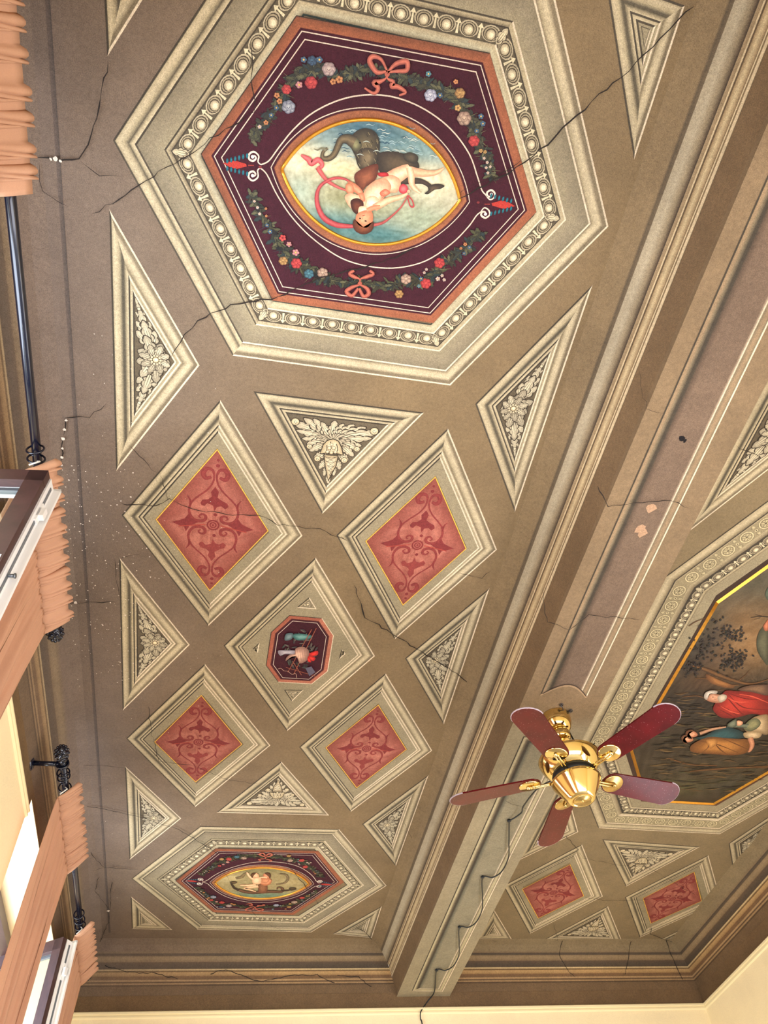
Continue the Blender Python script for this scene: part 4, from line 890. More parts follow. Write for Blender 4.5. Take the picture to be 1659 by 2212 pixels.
for k in range(420):
    x=rnd.uniform(150,1272);y=rnd.uniform(560,2080)
    p=zC(x,y)
    inn=all(True for _ in (0,)) and ray_to(iw,p,0)<9 and (sum(1 for i in range(n) if ((iw[i][1]>p[1])!=(iw[(i+1)%n][1]>p[1])) and p[0]<(iw[(i+1)%n][0]-iw[i][0])*(p[1]-iw[i][1])/(iw[(i+1)%n][1]-iw[i][1])+iw[i][0])%2==1)
    if not inn: continue
    if y>1150: ls.stroke([zC(x,y),zC(x+60,y+rnd.uniform(-12,12)),zC(x+130,y+rnd.uniform(-16,16))],[kC*3,kC*rnd.uniform(10,24),kC*2],rnd.choice([(30,24,20),(84,62,38),(62,50,34),(46,38,28),(98,76,46),(70,66,42)]))
for k in range(330):
    cx,cy,sx,sy=rnd.choice([(780,640,90,110),(640,760,90,70),(940,640,70,50),(900,900,70,70),(560,930,60,60),(990,860,50,60)]); x=rnd.gauss(cx,sx);y=rnd.gauss(cy,sy*.7)
    a=rnd.random()*6.28; 
    if x<1180 and x>1.0*(560-(y-700)*.35)-40: ls.leaf(zC(x,y),zC(x+math.cos(a)*24,y+math.sin(a)*22),kC*19,((26,22,20),rnd.choice([(48,38,36),(40,40,32),(62,50,44)])),2)
for pp,ww in (([(560,920),(700,960),(820,1010),(960,1060),(1110,1090),(1272,1050)],(20,46,50,40,30,20)),([(600,1040),(760,1050),(880,1100),(1000,1100)],(10,30,34,14)),([(1000,1060),(1060,1010),(1100,960)],(14,10,4)),([(480,1210),(620,1200),(700,1230)],(8,16,6)),([(540,560),(600,520),(700,480)],(10,12,4)),([(500,1900),(700,1880),(1000,1860),(1272,1850)],(20,34,40,30)),([(350,1770),(550,1830),(800,1840)],(10,26,20))):
    ls.stroke([zC(*p) for p in pp],[kC*x for x in ww],(46,28,18),(112,76,42))
B,S_=BE(zC,ls); w=lambda *a:[kC*x for x in a]
B([(700,1000),(820,1050),(960,1110),(900,1130),(740,1080)],(90,56,30),(150,98,52)); B([(1165,680),(1200,590),(1272,560),(1272,900),(1220,870),(1170,780)],(56,56,40),(94,90,66)); B([(1225,560),(1250,520),(1272,500),(1272,590),(1240,600)],(140,72,46),(196,120,86)); B([(1240,270),(1272,200),(1272,320)],(56,66,52),(80,90,72))
S_([(1110,480),(1190,470),(1272,475)],w(4,8,8),(40,30,24)); S_([(1140,500),(1200,480)],w(3,6),(40,30,24)); S_([(1150,455),(1210,465)],w(3,6),(40,30,24))
ls.build('landscape',OILP,e); ls=Paint(.0093,span=.02); B,S_=BE(zC,ls)
# bearded man in red robe
B([(760,1310),(790,1250),(860,1160),(900,1145),(980,1150),(1100,1150),(1272,1200),(1272,1370),(1120,1360),(980,1395),(880,1400),(820,1385),(780,1350)],(104,20,18),(178,50,38)); 
for a in (((860,1170),(960,1290),(1040,1370)),((880,1160),(1060,1220),(1270,1230)),((800,1280),(900,1320),(1000,1390)),((900,1180),(1040,1300),(1272,1320)),((820,1320),(900,1360),(960,1395))): S_(a,w(4,12,4),(104,18,18))
for a in (((890,1210),(980,1250),(1080,1250)),((830,1290),(930,1340),(1010,1360)),((1000,1180),(1120,1200),(1272,1260))): S_(a,w(4,14,4),(204,78,56))
B([(990,1140),(1080,1100),(1200,1090),(1272,1100),(1272,1190),(1120,1160)],(70,48,38),(124,92,66)); B([(700,1190),(740,1160),(800,1180),(870,1190),(880,1230),(820,1260),(740,1250),(700,1230)],(140,90,66),(206,150,116)); B([(678,1210),(690,1165),(740,1145),(800,1150),(790,1175),(730,1175),(705,1230)],(150,136,120),(214,200,180)); B([(800,1210),(840,1180),(885,1190),(880,1225),(830,1255)],(150,130,108),(206,188,160)); ls.ell(zC(760,1205),kC*8,kC*5,0,(50,30,24),None,7); S_([(770,1228),(800,1222)],w(5,4),(120,60,44))
# armoured man
B([(1050,1480),(1120,1400),(1200,1370),(1272,1380),(1272,1540),(1180,1540),(1080,1530)],(116,92,62),(196,166,122)); B([(1040,1490),(1090,1420),(1160,1400),(1200,1440),(1170,1490),(1100,1520)],(80,80,56),(140,134,92)); S_([(1080,1470),(990,1470),(920,1480),(860,1490)],w(60,44,34,20),(60,66,54),(116,120,96)); B([(970,1440),(990,1420),(1030,1430),(1030,1455),(990,1470)],(180,120,86),(230,176,136)); B([(890,1460),(940,1420),(975,1410),(975,1470),(920,1490)],(60,64,52),(120,124,100)); S_([(860,1490),(820,1480),(800,1495),(830,1505)],w(12,10,10,8),(190,120,60))
# gold-robed kneeling figures
B([(600,1580),(680,1560),(800,1500),(900,1480),(1040,1530),(1040,1580),(860,1600),(700,1610)],(20,40,42),(42,78,80)); B([(560,1650),(640,1600),(740,1570),(860,1580),(1000,1590),(1090,1600),(1110,1670),(1060,1720),(940,1740),(760,1730),(620,1720),(555,1700)],(92,54,24),(172,114,54))
for a in (((640,1610),(800,1640),(1000,1720)),((740,1580),(820,1680),(900,1735)),((700,1600),(720,1660),(660,1715)),((860,1590),(980,1640),(1090,1690))): S_(a,w(4,12,4),(96,54,24))
B([(700,1600),(780,1590),(800,1630),(740,1680),(720,1650)],(140,90,42),(196,138,72)); B([(1050,1530),(1200,1530),(1180,1580),(1060,1580)],(140,116,80),(206,176,134)); S_([(1100,1580),(1120,1640),(1105,1690),(1085,1712)],w(50,46,36,20),(150,90,62),(206,144,104))
for cx,cy in ((520,1590),(560,1545)):
    B([(cx-40,cy-10),(cx-10,cy-30),(cx+40,cy-20),(cx+60,cy+10),(cx+20,cy+30),(cx-30,cy+22)],(156,92,62),(222,158,120)); B([(cx-52,cy),(cx-40,cy-30),(cx+5,cy-42),(cx+20,cy-28),(cx-20,cy-20),(cx-36,cy+22),(cx+10,cy+42),(cx-20,cy+44)],(70,40,26),(120,76,48)); ls.ell(zC(cx+8,cy-4),kC*6,kC*4,0,(50,26,20),None,7); S_([(cx+30,cy+10),(cx+42,cy+6)],w(4,3),(140,50,40))
S_([(640,1540),(760,1500),(880,1480)],w(50,40,20),(140,100,74),(196,148,112))
ls.build('robed_figures',OILP,e)
# ------------------------------------------------------------------ cracks, chips (marks on the ceiling itself)
def crack(pxs,z=HC,w=.0045,parent=None,seed=0,plane=None,mp=None,col=(38,30,24)):
    rnd=random.Random(seed); P=[(mp or (lambda x,y:at(x,y,z)))(*p) for p in pxs]; o=[]
    for a,b in zip(P,P[1:]):
        n=max(2,int(math.dist(a,b)/.03))
        for k in range(n):
            t=k/n; j=.006; o.append((a[0]+(b[0]-a[0])*t+rnd.uniform(-j,j),a[1]+(b[1]-a[1])*t+rnd.uniform(-j,j)))
    o.append(P[-1]); ws=[w*rnd.uniform(.25,1.1) for _ in o]; ws[0]=ws[-1]=w*.1
    pt=Paint(.013 if plane is None else .001,z,plane,0); pt.stroke(o,ws,col,smooth=False); return pt.build('crack',FRESCO,parent or ceiling)
CR=[([(1495,10),(1370,135),(1245,245),(1180,310),(1150,335),(1100,370),(985,430)],.006),([(900,530),(840,560),(690,600),(600,640),(500,655),(430,690),(400,720),(370,770)],.006),([(985,430),(1010,400),(1060,385),(1130,340)],.003),
    ([(545,90),(548,240),(440,310),(300,400),(200,460)],.004),([(75,343),(110,340),(140,345),(175,345),(205,270),(235,130)],.006),([(175,345),(215,375),(270,380)],.003),([(85,350),(95,410),(150,445)],.003),
    ([(140,940),(145,900),(195,898),(230,870)],.006),([(140,940),(132,1000)],.007),([(262,1085),(340,1090),(365,1075),(430,1100),(520,1110),(560,1110),(600,1130),(690,1140),(750,1165)],.005),([(280,960),(350,1030),(365,1085)],.003),
    ([(990,1235),(1040,1245),(1060,1230)],.003),([(765,1260),(790,1330),(870,1380),(935,1420),(985,1450),(1010,1470),(1050,1485),(1088,1530)],.007),([(1088,1530),(1100,1560)],.006),([(110,1300),(180,1298),(250,1297)],.006),
    ([(255,1205),(310,1190)],.003),([(250,1205),(258,1290)],.003),([(320,1520),(330,1590),(345,1640),(420,1650),(490,1680),(560,1690)],.004),([(180,1650),(220,1650),(270,1655)],.004),([(175,1735),(230,1745),(300,1760),(390,1790),(440,1820),(470,1840),(620,1860),(690,1950)],.006),
    ([(185,1815),(205,1850),(225,1870),(300,1875)],.005),([(180,1885),(225,1870)],.004),([(215,1890),(205,1920),(235,1960)],.004),([(242,1900),(235,1990),(212,2040),(185,2050)],.005),([(212,2040),(222,2060)],.009),([(440,1820),(560,1985),(630,2015)],.003),
    ([(1220,1800),(1260,1850),(1330,1865),(1400,1870),(1500,1930)],.004),([(1260,1935),(1310,1942),(1400,1940)],.006),([(1516,1950),(1540,1955)],.004),([(1405,2000),(1405,2015),(1430,2025),(1460,2035),(1480,2060)],.006),([(1340,2030),(1362,2050)],.005),
    ([(1195,1990),(1205,2030)],.003),([(1055,2025),(1130,2050)],.003),([(165,1500),(168,1540),(140,1560)],.005),([(845,1720),(900,1830),(925,1740)],.002),([(1080,1750),(1250,1790)],.002),
    ([(770,2000),(790,2010),(803,2027)],.008),([(1585,960),(1640,985),(1659,975)],.003)]
for i,(p,w_) in enumerate(CR): crack(p,w=w_,seed=i)
for i,(p,w_) in enumerate([([(1290,1045),(1310,1090),(1400,1080),(1450,1078),(1490,1095)],.005),([(1170,1270),(1180,1340),(1230,1355),(1270,1325),(1380,1335)],.004),([(1375,800),(1395,880),(1430,890)],.002),([(1180,1685),(1210,1700),(1245,1720),(1270,1745)],.002),([(1090,1725),(1140,1745)],.003),([(1055,2002),(1090,2000)],.003)]): crack(p,z=HS,w=w_,parent=beam,seed=60+i)
def chips(parent,z,lst,col,name='paint_chip',lift=.014):
    pt=Paint(lift,z)
    for x,y,r in lst:
        c=at(x,y,z); rnd=random.Random(x); pt.poly([(c[0]+math.cos(a)*r*rnd.uniform(.5,1.1),c[1]+math.sin(a)*r*rnd.uniform(.5,1.1)) for a in [k*.785 for k in range(8)]],col)
    return pt.build(name,FRESCO,parent)
rnd=random.Random(3)
chips(ceiling,HC,[(112,342,.006),(122,341,.010),(133,346,.006),(145,905,.007),(141,925,.009),(138,945,.011),(137,965,.007),(135,985,.009),(134,1000,.008),(141,1548,.016),(140,1556,.012),(905,1798,.024),(235,1964,.014),(902,1801,.02),(165,1298,.012)]+[(rnd.uniform(125,330),rnd.uniform(1000,1480),rnd.uniform(.0015,.0045)) for _ in range(230)]+[(rnd.uniform(170,480),rnd.uniform(700,2000),rnd.uniform(.0012,.003)) for _ in range(130)],(220,204,186))
hole=chips(beam,HS,[(1474,948,.016),(1470,945,.013),(1479,952,.010)],(18,12,14),'dark_hole',.002)
chips(beam,HS,[(1406,1097,.028),(1383,1142,.034),(1386,1150,.030)],(176,140,108),'bare_plaster_patch',.0016)
# crack across the far cove
def covemap(u,xx):  # xx world x
    t,d=cove(u); return (xx,YF-CO+t-.002,HC-d-.003)
def covecrack(pts,w,seed):
    rnd=random.Random(seed); P=[]
    for (x0,u0),(x1,u1) in zip(pts,pts[1:]):
        n=max(3,int(abs(x1-x0)/.03)+int(abs(u1-u0)/6))
        for k in range(n): t=k/n; P.append((x0+(x1-x0)*t,u0+(u1-u0)*t+rnd.uniform(-1.6,1.6)))
    pt=MB(); pts3=[covemap(u,x) for x,u in P]; pt.tube(pts3,[w*rnd.uniform(.4,1) for _ in pts3],5); return pt.build('crack',mat('crack_dark%d'%seed,(36,28,22),rough=.9) if 'crack_dark1' not in MATS else MATS['crack_dark1'],ceiling)
covecrack([(-1.15,2070),(-.95,2083),(-.75,2085),(-.55,2098)],.003,1); covecrack([(-.32,2086),(-.2,2078),(-.05,2092),(.1,2104),(.3,2092),(.55,2090),(.72,2110)],.003,2); covecrack([(.72,2092),(.9,2096),(1.02,2120)],.003,3)
covecrack([(2.72,2020),(2.70,2050),(2.78,2090),(2.85,2100)],.0025,4); covecrack([(3.38,2020),(3.36,2060),(3.30,2100)],.003,5); covecrack([(3.72,2015),(3.80,2060),(3.86,2110)],.004,6)
# ------------------------------------------------------------------ ceiling fan
FX,FY=1.446,.01
fan=empty('ceiling_fan',(FX,FY,HS),'five-blade ceiling fan with dark red blades and polished brass motor under the beam','ceiling fan')
m=MB(); m.lathe([(0,HS),(.082,HS),(.084,HS-.006),(.080,HS-.05),(.066,HS-.085),(.045,HS-.098),(.0,HS-.10)],(FX,FY,0),40); m.build('canopy',BRASS,fan)
m=MB(); m.lathe([(0,HS-.10),(.045,HS-.10),(.05,HS-.112),(.05,HS-.145),(.038,HS-.155),(0,HS-.156)],(FX,FY,0),32); m.build('canopy_collar',BRASS,fan)
m=MB(); m.tube([(FX,FY,HS-.09),(FX,FY,HS-.26)],.013,16); m.build('downrod',BRASS,fan)
ZM=HS-.25
m=MB(); m.lathe([(.0,ZM),(.06,ZM),(.075,ZM-.01),(.158,ZM-.022),(.166,ZM-.03),(.164,ZM-.04),(.150,ZM-.075),(.120,ZM-.115),(.10,ZM-.12),(0,ZM-.12)],(FX,FY,0),48); m.build('motor_housing',BRASS,fan)
m=MB(); m.lathe([(0,ZM-.118),(.112,ZM-.118),(.116,ZM-.125),(.116,ZM-.155),(.10,ZM-.16),(0,ZM-.16)],(FX,FY,0),48); m.build('flywheel',BLACKM,fan)
m=MB(); m.lathe([(0,ZM-.158),(.126,ZM-.158),(.130,ZM-.164),(.126,ZM-.176),(.072,ZM-.262),(.066,ZM-.272),(.050,ZM-.276),(.048,ZM-.272),(0,ZM-.272)],(FX,FY,0),48)
m.build('switch_housing',BRASS,fan)
m=MB(); m.lathe([(0,ZM-.277),(.044,ZM-.277),(.046,ZM-.270),(.0,ZM-.268)],(FX,FY,0),32); m.lathe([(0,ZM-.284),(.005,ZM-.283),(.007,ZM-.276)],(FX,FY,0),12); m.build('bottom_cap',BRASSD,fan)
ZB=ZM-.128
for k in range(5):
    an=math.radians(12.4+72*k); M=Matrix.Translation((FX,FY,ZB))@Matrix.Rotation(an,4,'Z')@Matrix.Rotation(math.radians(-11),4,'X')
    L0,L1,wa,wb=.180,.660,.066,.078; o=[]
    for q in range(13): a=math.pi/2+math.pi*q/12; o.append((L0+wa*.95+math.cos(a)*wa,math.sin(a)*wa))
    for q in range(13): a=-math.pi/2+math.pi*q/12; o.append((L1-wb*.95+math.cos(a)*wb,math.sin(a)*wb))
    m=MB(); n=len(o); top=[M@Vector((p[0],p[1],.004)) for p in o];bot=[M@Vector((p[0],p[1],-.004)) for p in o]
    m.add(top+bot,[tuple(range(n)),tuple(range(2*n-1,n-1,-1))]+[(i,(i+1)%n,n+(i+1)%n,n+i) for i in range(n)])
    b=m.build('blade',WOODB,fan)
    # dusty rim lying along the blade edge and tip
    dm=MB(); ring=[M@Vector((p[0],p[1],0)) for p in o[13:]]; dm.tube(ring,.0042,6); dm.build('dusty_edge',DUST,b)
    im=MB(); im.lathe([(0,-.011),(.054,-.011),(.058,-.008),(.058,-.004),(0,-.004)],(0,0,0),32)
    vs=[tuple(M@(Vector((L0+.058,0,0))+Vector(v))) for v in im.v]; im.v=vs
    arm=[M@Vector(p) for p in ((.115,-.008,-.018),(.15,-.008,-.02),(.205,-.008,-.020),(.245,-.008,-.016))]; arm2=[M@Vector((p[0],-p[1],p[2])) for p in ((.115,-.008,-.018),(.15,-.008,-.02),(.205,-.008,-.020),(.245,-.008,-.016))]
    im.tube(arm,.005,8); im.tube(arm2,.005,8); c_=M@Vector((.247,0,-.014)); im.lathe([(0,-.012),(.009,-.009),(.011,0)],c_,12)
    im.build('blade_iron',BRASS if k in (2,3,4) else BRASSD,b)
for a in (.6,2.2,3.9,5.3):
    m=MB(); m.lathe([(0,-.004),(.004,-.002),(.005,.0)],(FX+math.cos(a)*.168,FY+math.sin(a)*.168,ZM-.03),8); m.build('screw',BLACKM,fan)
# wire hooks left in the soffit
hk=MB(); p0=at(1212,1521,HS);p1=at(1232,1534,HS)
for p in (p0,p1): hk.torus((p[0],p[1],HS-.006),.010,.0028,None,14,6)
hk.tube([(p0[0],p0[1],HS-.006),((p0[0]+p1[0])/2-.012,(p0[1]+p1[1])/2+.012,HS-.016),(p1[0],p1[1],HS-.006)],.0025,6)
tag(hk.build('wire_hook',IRON,None,(p0[0],p0[1],HS)),'bent dark wire hook fixed to the beam just above the fan canopy','hook')
# cable
cb=MB(); pins=[at(1099,1770,HS),at(1042,1892,HS),at(992,2000,HS),at(943,2093,HS)]
path=[(FX+.05,FY+.0,HS-.005),(FX+.085,FY+.06,HS-.02),(FX+.092,FY+.05,HS-.10),(FX+.085,FY+.02,HS-.20),(FX+.07,FY+.05,HS-.262),(FX+.03,FY+.2,HS-.24),(FX+.0,FY+.45,HS-.15),(FX+.02,FY+.75,HS-.07),(1.50,pins[0][1]-.12,HS-.03),(pins[0][0],pins[0][1],HS-.012)]
def cr3(P,sub=8):
    o=[]
    for i in range(len(P)-1):
        p0=Vector(P[max(i-1,0)]);p1=Vector(P[i]);p2=Vector(P[i+1]);p3=Vector(P[min(i+2,len(P)-1)])
        for k in range(sub):
            t=k/sub; o.append(.5*(2*p1+(p2-p0)*t+(2*p0-5*p1+4*p2-p3)*t*t+(3*p1-p0-3*p2+p3)*t**3))
    o.append(Vector(P[-1])); return o
path2=[path[-1]]
for a,b in zip([(1099,1770),(1042,1892),(992,2000)],[(1042,1892),(992,2000),(943,2093)]):
    A=at(*a,HS);B_=at(*b,HS)
    # run drops beside the pin, swings out to one side and comes back in
    mid=[(a[0]-3,a[1]+(b[1]-a[1])*.02)]
for a,b,off in (((1099,1770),(1042,1892),1),((1042,1892),(992,2000),1),((992,2000),(943,2093),1)):
    for fx,fy in ((-.02,.35),(-.04,.62),(-.28,.86),(-.62,.99)):
        q=at(a[0]+(a[0]-b[0])*fx*1.0 if False else a[0]+(b[0]-a[0])*(-fx if fx<-.2 else -fx*1),a[1]+(b[1]-a[1])*fy,HS); path2.append((q[0],q[1],HS-.022 if fy<.9 else HS-.014))
    q=at(*b,HS); path2.append((q[0],q[1],HS-.012))
w1=at(937,2140,HS); path2+=[(w1[0],w1[1]-.02,HS-.012)]
def wallpt(px,py,y=YF-.012):
    d=ray(px,py); t=(y-CY)/d[1]; return (CX+d[0]*t,y,CZ+d[2]*t)
path2+=[wallpt(926,2160),wallpt(912,2180),wallpt(908,2190,YF-.024),wallpt(909,2203),wallpt(912,2212),wallpt(925,2300)]
cable=empty('power_cable',(FX,FY,HS),'thin black cable looping from the fan along the beam to the far wall','cable')
cb.tube(cr3(path),.0045,8); cb.tube(cr3(path2),.0045,8); cb.build('cable',CABLEM,cable)
for p in pins:
    m=MB(); m.lathe([(0,-.018),(.010,-.016),(.012,-.004),(.006,0)],(p[0],p[1],HS),12); m.torus((p[0],p[1],HS-.012),.010,.0035,None,12,6); m.build('cable_pin',CABLEM,cable)
# ------------------------------------------------------------------ windows
def window(idx,y0,y1,hinge,free,zt,lab=False):
    xo=XL-ND+.02; e=bpy.data.objects.new('window_%d'%idx,None); COL.objects.link(e); e.location=(xo,(y0+y1)/2,NZ0); e['kind']='structure'
    f=MB(); t=.07
    f.box(xo,y0,NZ0,xo+.06,y0+t,4.10); f.box(xo,y1-t,NZ0,xo+.06,y1,4.10); f.box(xo,y0,4.03,xo+.06,y1,4.10); f.box(xo,y0,NZ0,xo+.06,y1,NZ0+t); f.build('window_frame',WOODW,e)
    h=Vector((*hinge,0));fr=Vector((*free,0)); d=fr-h; wd=d.length; ang=math.atan2(d.y,d.x); M=Matrix.Translation((h.x,h.y,0))@Matrix.Rotation(ang,4,'Z')
    zb=NZ0+.08; s=MB(); st=.066
    # local x runs hinge->free edge; face towards the camera (negative local y for these) is dark wood, core white
    sg=-1
    def fbox(a,b,z0,z1): s.box(a,-.002,z0,b,-.038,z1,0,M)
    sgn=-1 if (M.to_3x3()@Vector((0,-1,0))).y<0 else 1
    ya,yb=(-.034,0) if sgn==-1 else (0,.034)
    for a,b,z0,z1 in ((0,wd,zt-st,zt),(0,wd,zb,zb+st),(0,st,zb,zt),(wd-st,wd-.001,zb,zt)): s.box(a,ya,z0,b,yb,z1,0,M)
    sash=s.build('sash',WOODW,e)
    c=MB(); y2=(0,.055) if sgn==-1 else (-.055,0); y3=(.053,.066) if sgn==-1 else (-.066,-.053)
    for a,b,z0,z1 in ((0,wd+.004,zt-st+.008,zt-.004),(0,wd+.004,zb,zb+st-.008),(0,st-.008,zb,zt-.004),(wd-st+.008,wd+.006,zb,zt-.004)): c.box(a,y2[0],z0,b,y2[1],z1,0,M)
    for a,b,z0,z1 in ((wd-.004,wd+.030,zb,zt+.004),(0,wd+.03,zt-.004,zt+.006)): c.box(a,y3[0],z0,b,y3[1],z1,0,M)
    c.build('weather_strip',WHITEP,sash)
    g=MB(); ym=(y2[0]+y2[1])/2*.4; g.box(st-.01,ym-.003,zb+st-.01,wd-st+.01,ym+.003,zt-st+.01,0,M); g.build('pane',GLASS,sash)
    q=MB(); yy=(y2[0]+y2[1])/2; q.box(wd+.004,yy-.006,zb+.02,wd+.009,yy+.006,zt-.03,0,M); 
    q.build('lock_track',GREYM,sash)
    q=MB(); q.box(wd+.006,yy-.012,zt-.21,wd+.030,yy+.013,zt-.165,0,M); q.box(wd+.006,yy-.012,zt-.235,wd+.014,yy+.013,zt-.14,0,M); q.build('latch_block',WHITEP,sash)
    q=MB(); pz=zt-.52; a=M@Vector((wd+.004,yy,pz)); b=M@Vector((wd+.028,yy,pz)); q.tube([a,b],.006,10); q.tube([b,M@Vector((wd+.032,yy,pz))],.009,10); q.build('lock_pin',GREYM,sash)
    sl=MB(); u0,u1=(ya+.001,ya-.004) if sgn==-1 else (yb-.001,yb+.004); sl.box(.0,u0 if sgn==-1 else u0,zb+st,.0,u1,zb+st,0,M) if False else None
    # steel spacer behind the glass edge
    sp=MB()
    for a,b,z0,z1 in ((st,wd-st,zt-st-.016,zt-st),(wd-st-.012,wd-st,zb+st,zt-st),(st,st+.012,zb+st,zt-st)): sp.box(a,y2[0]+.004*(1 if sgn==-1 else 1),z0,b,y2[0]+.022,z1,0,M)
    sp.build('glazing_bead',GREYM,sash)
    if lab:
        lm=MB(); yf=ya-.0015; lm.box(wd-st-.03,yf,zt-.80,wd-.045,yf+.001,zt-.44,0,M); lm.build('paper_label',MARBLE,sash)
        lm=MB(); lm.box(wd-.030,yf,zt-.98,wd-.008,yf+.001,zt-.49,0,M); lm.build('paper_label',MARBLE,sash)
    return e
def at3(px,py,z):
    p=at(px,py,z); return p
# sash free-edge corners from where they stand in the room (top at 3.9 m)
ZT=3.90
f1=at3(108,1033,ZT); f2=at3(145,2028,ZT)
window(1,NICHE[0][0],NICHE[0][1],(f1[0]-.62,f1[1]+.05),f1,ZT,True)
h2=at3(90,2045,ZT); dv=Vector((h2[0]-f2[0],h2[1]-f2[1])).normalized()*.6
window(2,NICHE[1][0],NICHE[1][1],(f2[0]+dv.x,f2[1]+dv.y),f2,ZT)
# ------------------------------------------------------------------ curtain rods
def pinecone(m,c,r,ay):
    m.lathe([(0,ay*-1.25*r),(r*.45,ay*-1.05*r),(r*.8,ay*-.6*r),(r*.95,0),(r*.8,ay*.55*r),(r*.5,ay*.9*r),(r*.42,ay*1.1*r)],c,18,0,Matrix.Rotation(-math.pi/2,4,'X'))
    for i in range(5):
        for k in range(9):
            a=2*math.pi*(k+.5*(i%2))/9; yy=(-.9+.42*i)*r; rr=math.sqrt(max(.05,1-(yy/(1.2*r))**2))*r*.93
            p=(c[0]+math.cos(a)*rr,c[1]+ay*yy,c[2]+math.sin(a)*rr); m.lathe([(0,.006),(.007,.003),(.009,-.004),(.004,-.008)],p,6,0,Matrix.Rotation(-a+math.pi/2,4,'Y'))
def rod(label,x,y0,y1,z,fin_near,rings,br):
    e=empty('curtain_rod',(x,(y0+y1)/2,z),label,'curtain rod','black curtain rods')
    m=MB(); m.tube([(x,y0,z),(x,y1,z)],.0185,20); m.build('rod',IRON,e)
    for yf,s in ((y0,1),(y1,-1)):
        m=MB(); m.lathe([(.0185,-.0),(.028,.004),(.030,.012),(.022,.018),(.03,.026)],(x,yf,z),20,0,Matrix.Rotation(math.pi/2*s,4,'X')); pinecone(m,(x,yf-s*.062,z),.040,s); m.build('finial',IRON,e)
    for yb in br:
        m=MB(); m.lathe([(0,.014),(.034,.012),(.042,.004),(.042,0)],(XL,yb,z),20,0,Matrix.Rotation(math.pi/2,4,'Y')); m.tube([(XL+.01,yb,z),(x-.02,yb,z)],.014,12); m.torus((x,yb,z),.024,.010,Matrix.Rotation(math.pi/2,4,'X'),20,8); m.build('bracket',IRON,e)
    for yr in rings:
        m=MB(); Mx=Matrix.Rotation(math.pi/2,4,'X')@Matrix.Rotation(.15*math.sin(yr*37),4,'Y'); m.torus((x,yr,z-.012),.033,.0042,Mx,26,8); m.torus((x+.005,yr,z-.052),.008,.002,Mx,12,6); m.build('ring',IRON,e)
    return e
RX1,RX2,RZ=-1.215,-1.245,4.195
def frange(a,b,n): return [a+(b-a)*k/(n-1) for k in range(n)]
rod('black curtain rod at upper left, bare between two bunched curtains',RX1,-3.25,-.40,RZ,0,frange(-3.1,-2.46,8)+[-1.385]+frange(-1.34,-.50,9),(-3.18,-.46))
rod('black curtain rod at lower left with a pine cone finial and wall bracket',RX2,.66,3.25,RZ,0,[.675,.76,.80]+frange(.9,1.62,8)+[2.36,2.44]+frange(2.52,3.2,7),(.70,3.18))
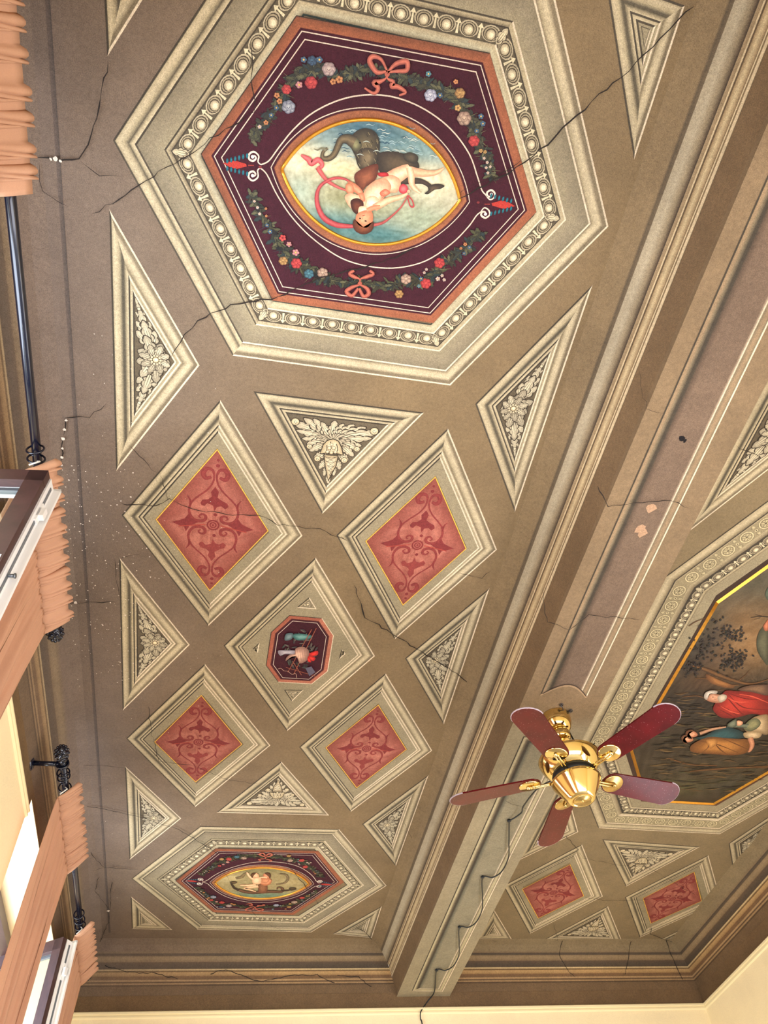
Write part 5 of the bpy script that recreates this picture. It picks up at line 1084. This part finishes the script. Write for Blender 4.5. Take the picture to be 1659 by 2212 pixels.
# ------------------------------------------------------------------ curtains
def curtain(label,y0,y1,x,seed,zb=.25,spread=0.0,npl=9):
    rnd=random.Random(seed); NU=npl*24; ztop=4.18
    # each pinch pleat: three narrow folds then a flat span
    def head(t):
        f=(t*npl)%1.0
        if f<.6: return .024*abs(math.sin(f/.6*3*math.pi))**.6
        return .018*math.sin((f-.55)/.45*math.pi)*.0
    ph=[rnd.uniform(0,6.28) for _ in range(4)]; jit=[rnd.uniform(-.012,.012) for _ in range(npl+1)]
    def body(t,v):
        a=(.030+.014*min(1,v*1.3))*(.35+.65*math.sin(math.pi*max(0,min(1,t)))); u=t*math.pi*npl*.72+ph[0]+.5*math.sin(v*.9+t*4); return a*(1.5*(1-abs(math.sin(u))**.8)-1.1+.8*(1-abs(math.sin(1.63*u+ph[2]))**.9)+.35*math.sin(t*2*math.pi*npl*1.1+ph[1]+1.2*v))
    rows=[]; ts=[i/NU for i in range(NU+1)]
    prof=[(0,1),(.2,1),(.5,1),(.8,1),(1,1)]
    V=[0,.25,.5,.75,1]+[1+q for q in (.15,.5,1.2,2.5,5,9,14,20,27,34)]
    vs=[]
    for v in V:
        for t in ts:
            i=int(t*npl)%npl; y=y0+(y1-y0)*t+ (jit[int(t*npl)] if t<1 else 0)
            if v<=1:
                xx=x+.085*(1-v)**.85+head(t)*(1.0-.35*v)-.01; zz=ztop-.10*v-.004*math.sin(t*50); yy=y+ .018*(1-v)*math.sin(t*npl*6.28)
                if v==1: xx=x-.012+head(t)*.35
            else:
                d=(v-1)*.115; k=min(1,d/.5); xx=x-.012+head(t)*.35*(1-k)+body(t,min(1,d/1.6))*k**.6; zz=ztop-.10-d; xx-=.012*t*k; yy+=.030*k*math.sin(2*(t*math.pi*npl*.72+ph[0]))*math.sin(math.pi*t)**.5; w=(y0+y1)/2; yy=y0+(y-y0)*(1-.10*min(1,d/.8))+.01*math.sin(t*30+d*2)*k
            vs.append((xx,yy,max(zb,zz)))
    n=NU+1; fs=[(r*n+i,r*n+i+1,(r+1)*n+i+1,(r+1)*n+i) for r in range(len(V)-1) for i in range(NU)]
    e=empty('curtain',(x,(y0+y1)/2,ztop),label,'curtain','apricot curtains')
    hb=MB(); hb.add(vs[:5*n],[f for f in fs if max(f)<5*n],0,True); hb.build('pleated_heading',CLOTH,e)
    bb=MB(); bb.add(vs[4*n:],[tuple(i-4*n for i in f) for f in fs if min(f)>=4*n],0,True); o=bb.build('drape',CLOTH,e)
    for ob in e.children:
        so=ob.modifiers.new('thick','SOLIDIFY'); so.thickness=.003
    tp_=MB(); sgn=1
    tp_.tube([(x+.0,y0-.006,ztop-.085),(x+.03,y0-.004,ztop-.05),(x+.015,y0+.01,ztop-.03)],.0035,6); tp_.build('tape_cord',TAPE,e)
    return e
curtain('gathered apricot curtain at the top left corner of the photo',-3.2,-2.38,RX1,1,npl=10)
curtain('apricot curtain behind the open near window sash at left middle',-1.36,-.44,RX1,2,npl=11)
curtain('long apricot curtain hanging just below the pine cone finial',.84,1.66,RX2,3,npl=12)
curtain('narrow apricot curtain beyond the open far sash, nearest the far wall',2.46,3.22,RX2,4,npl=9)
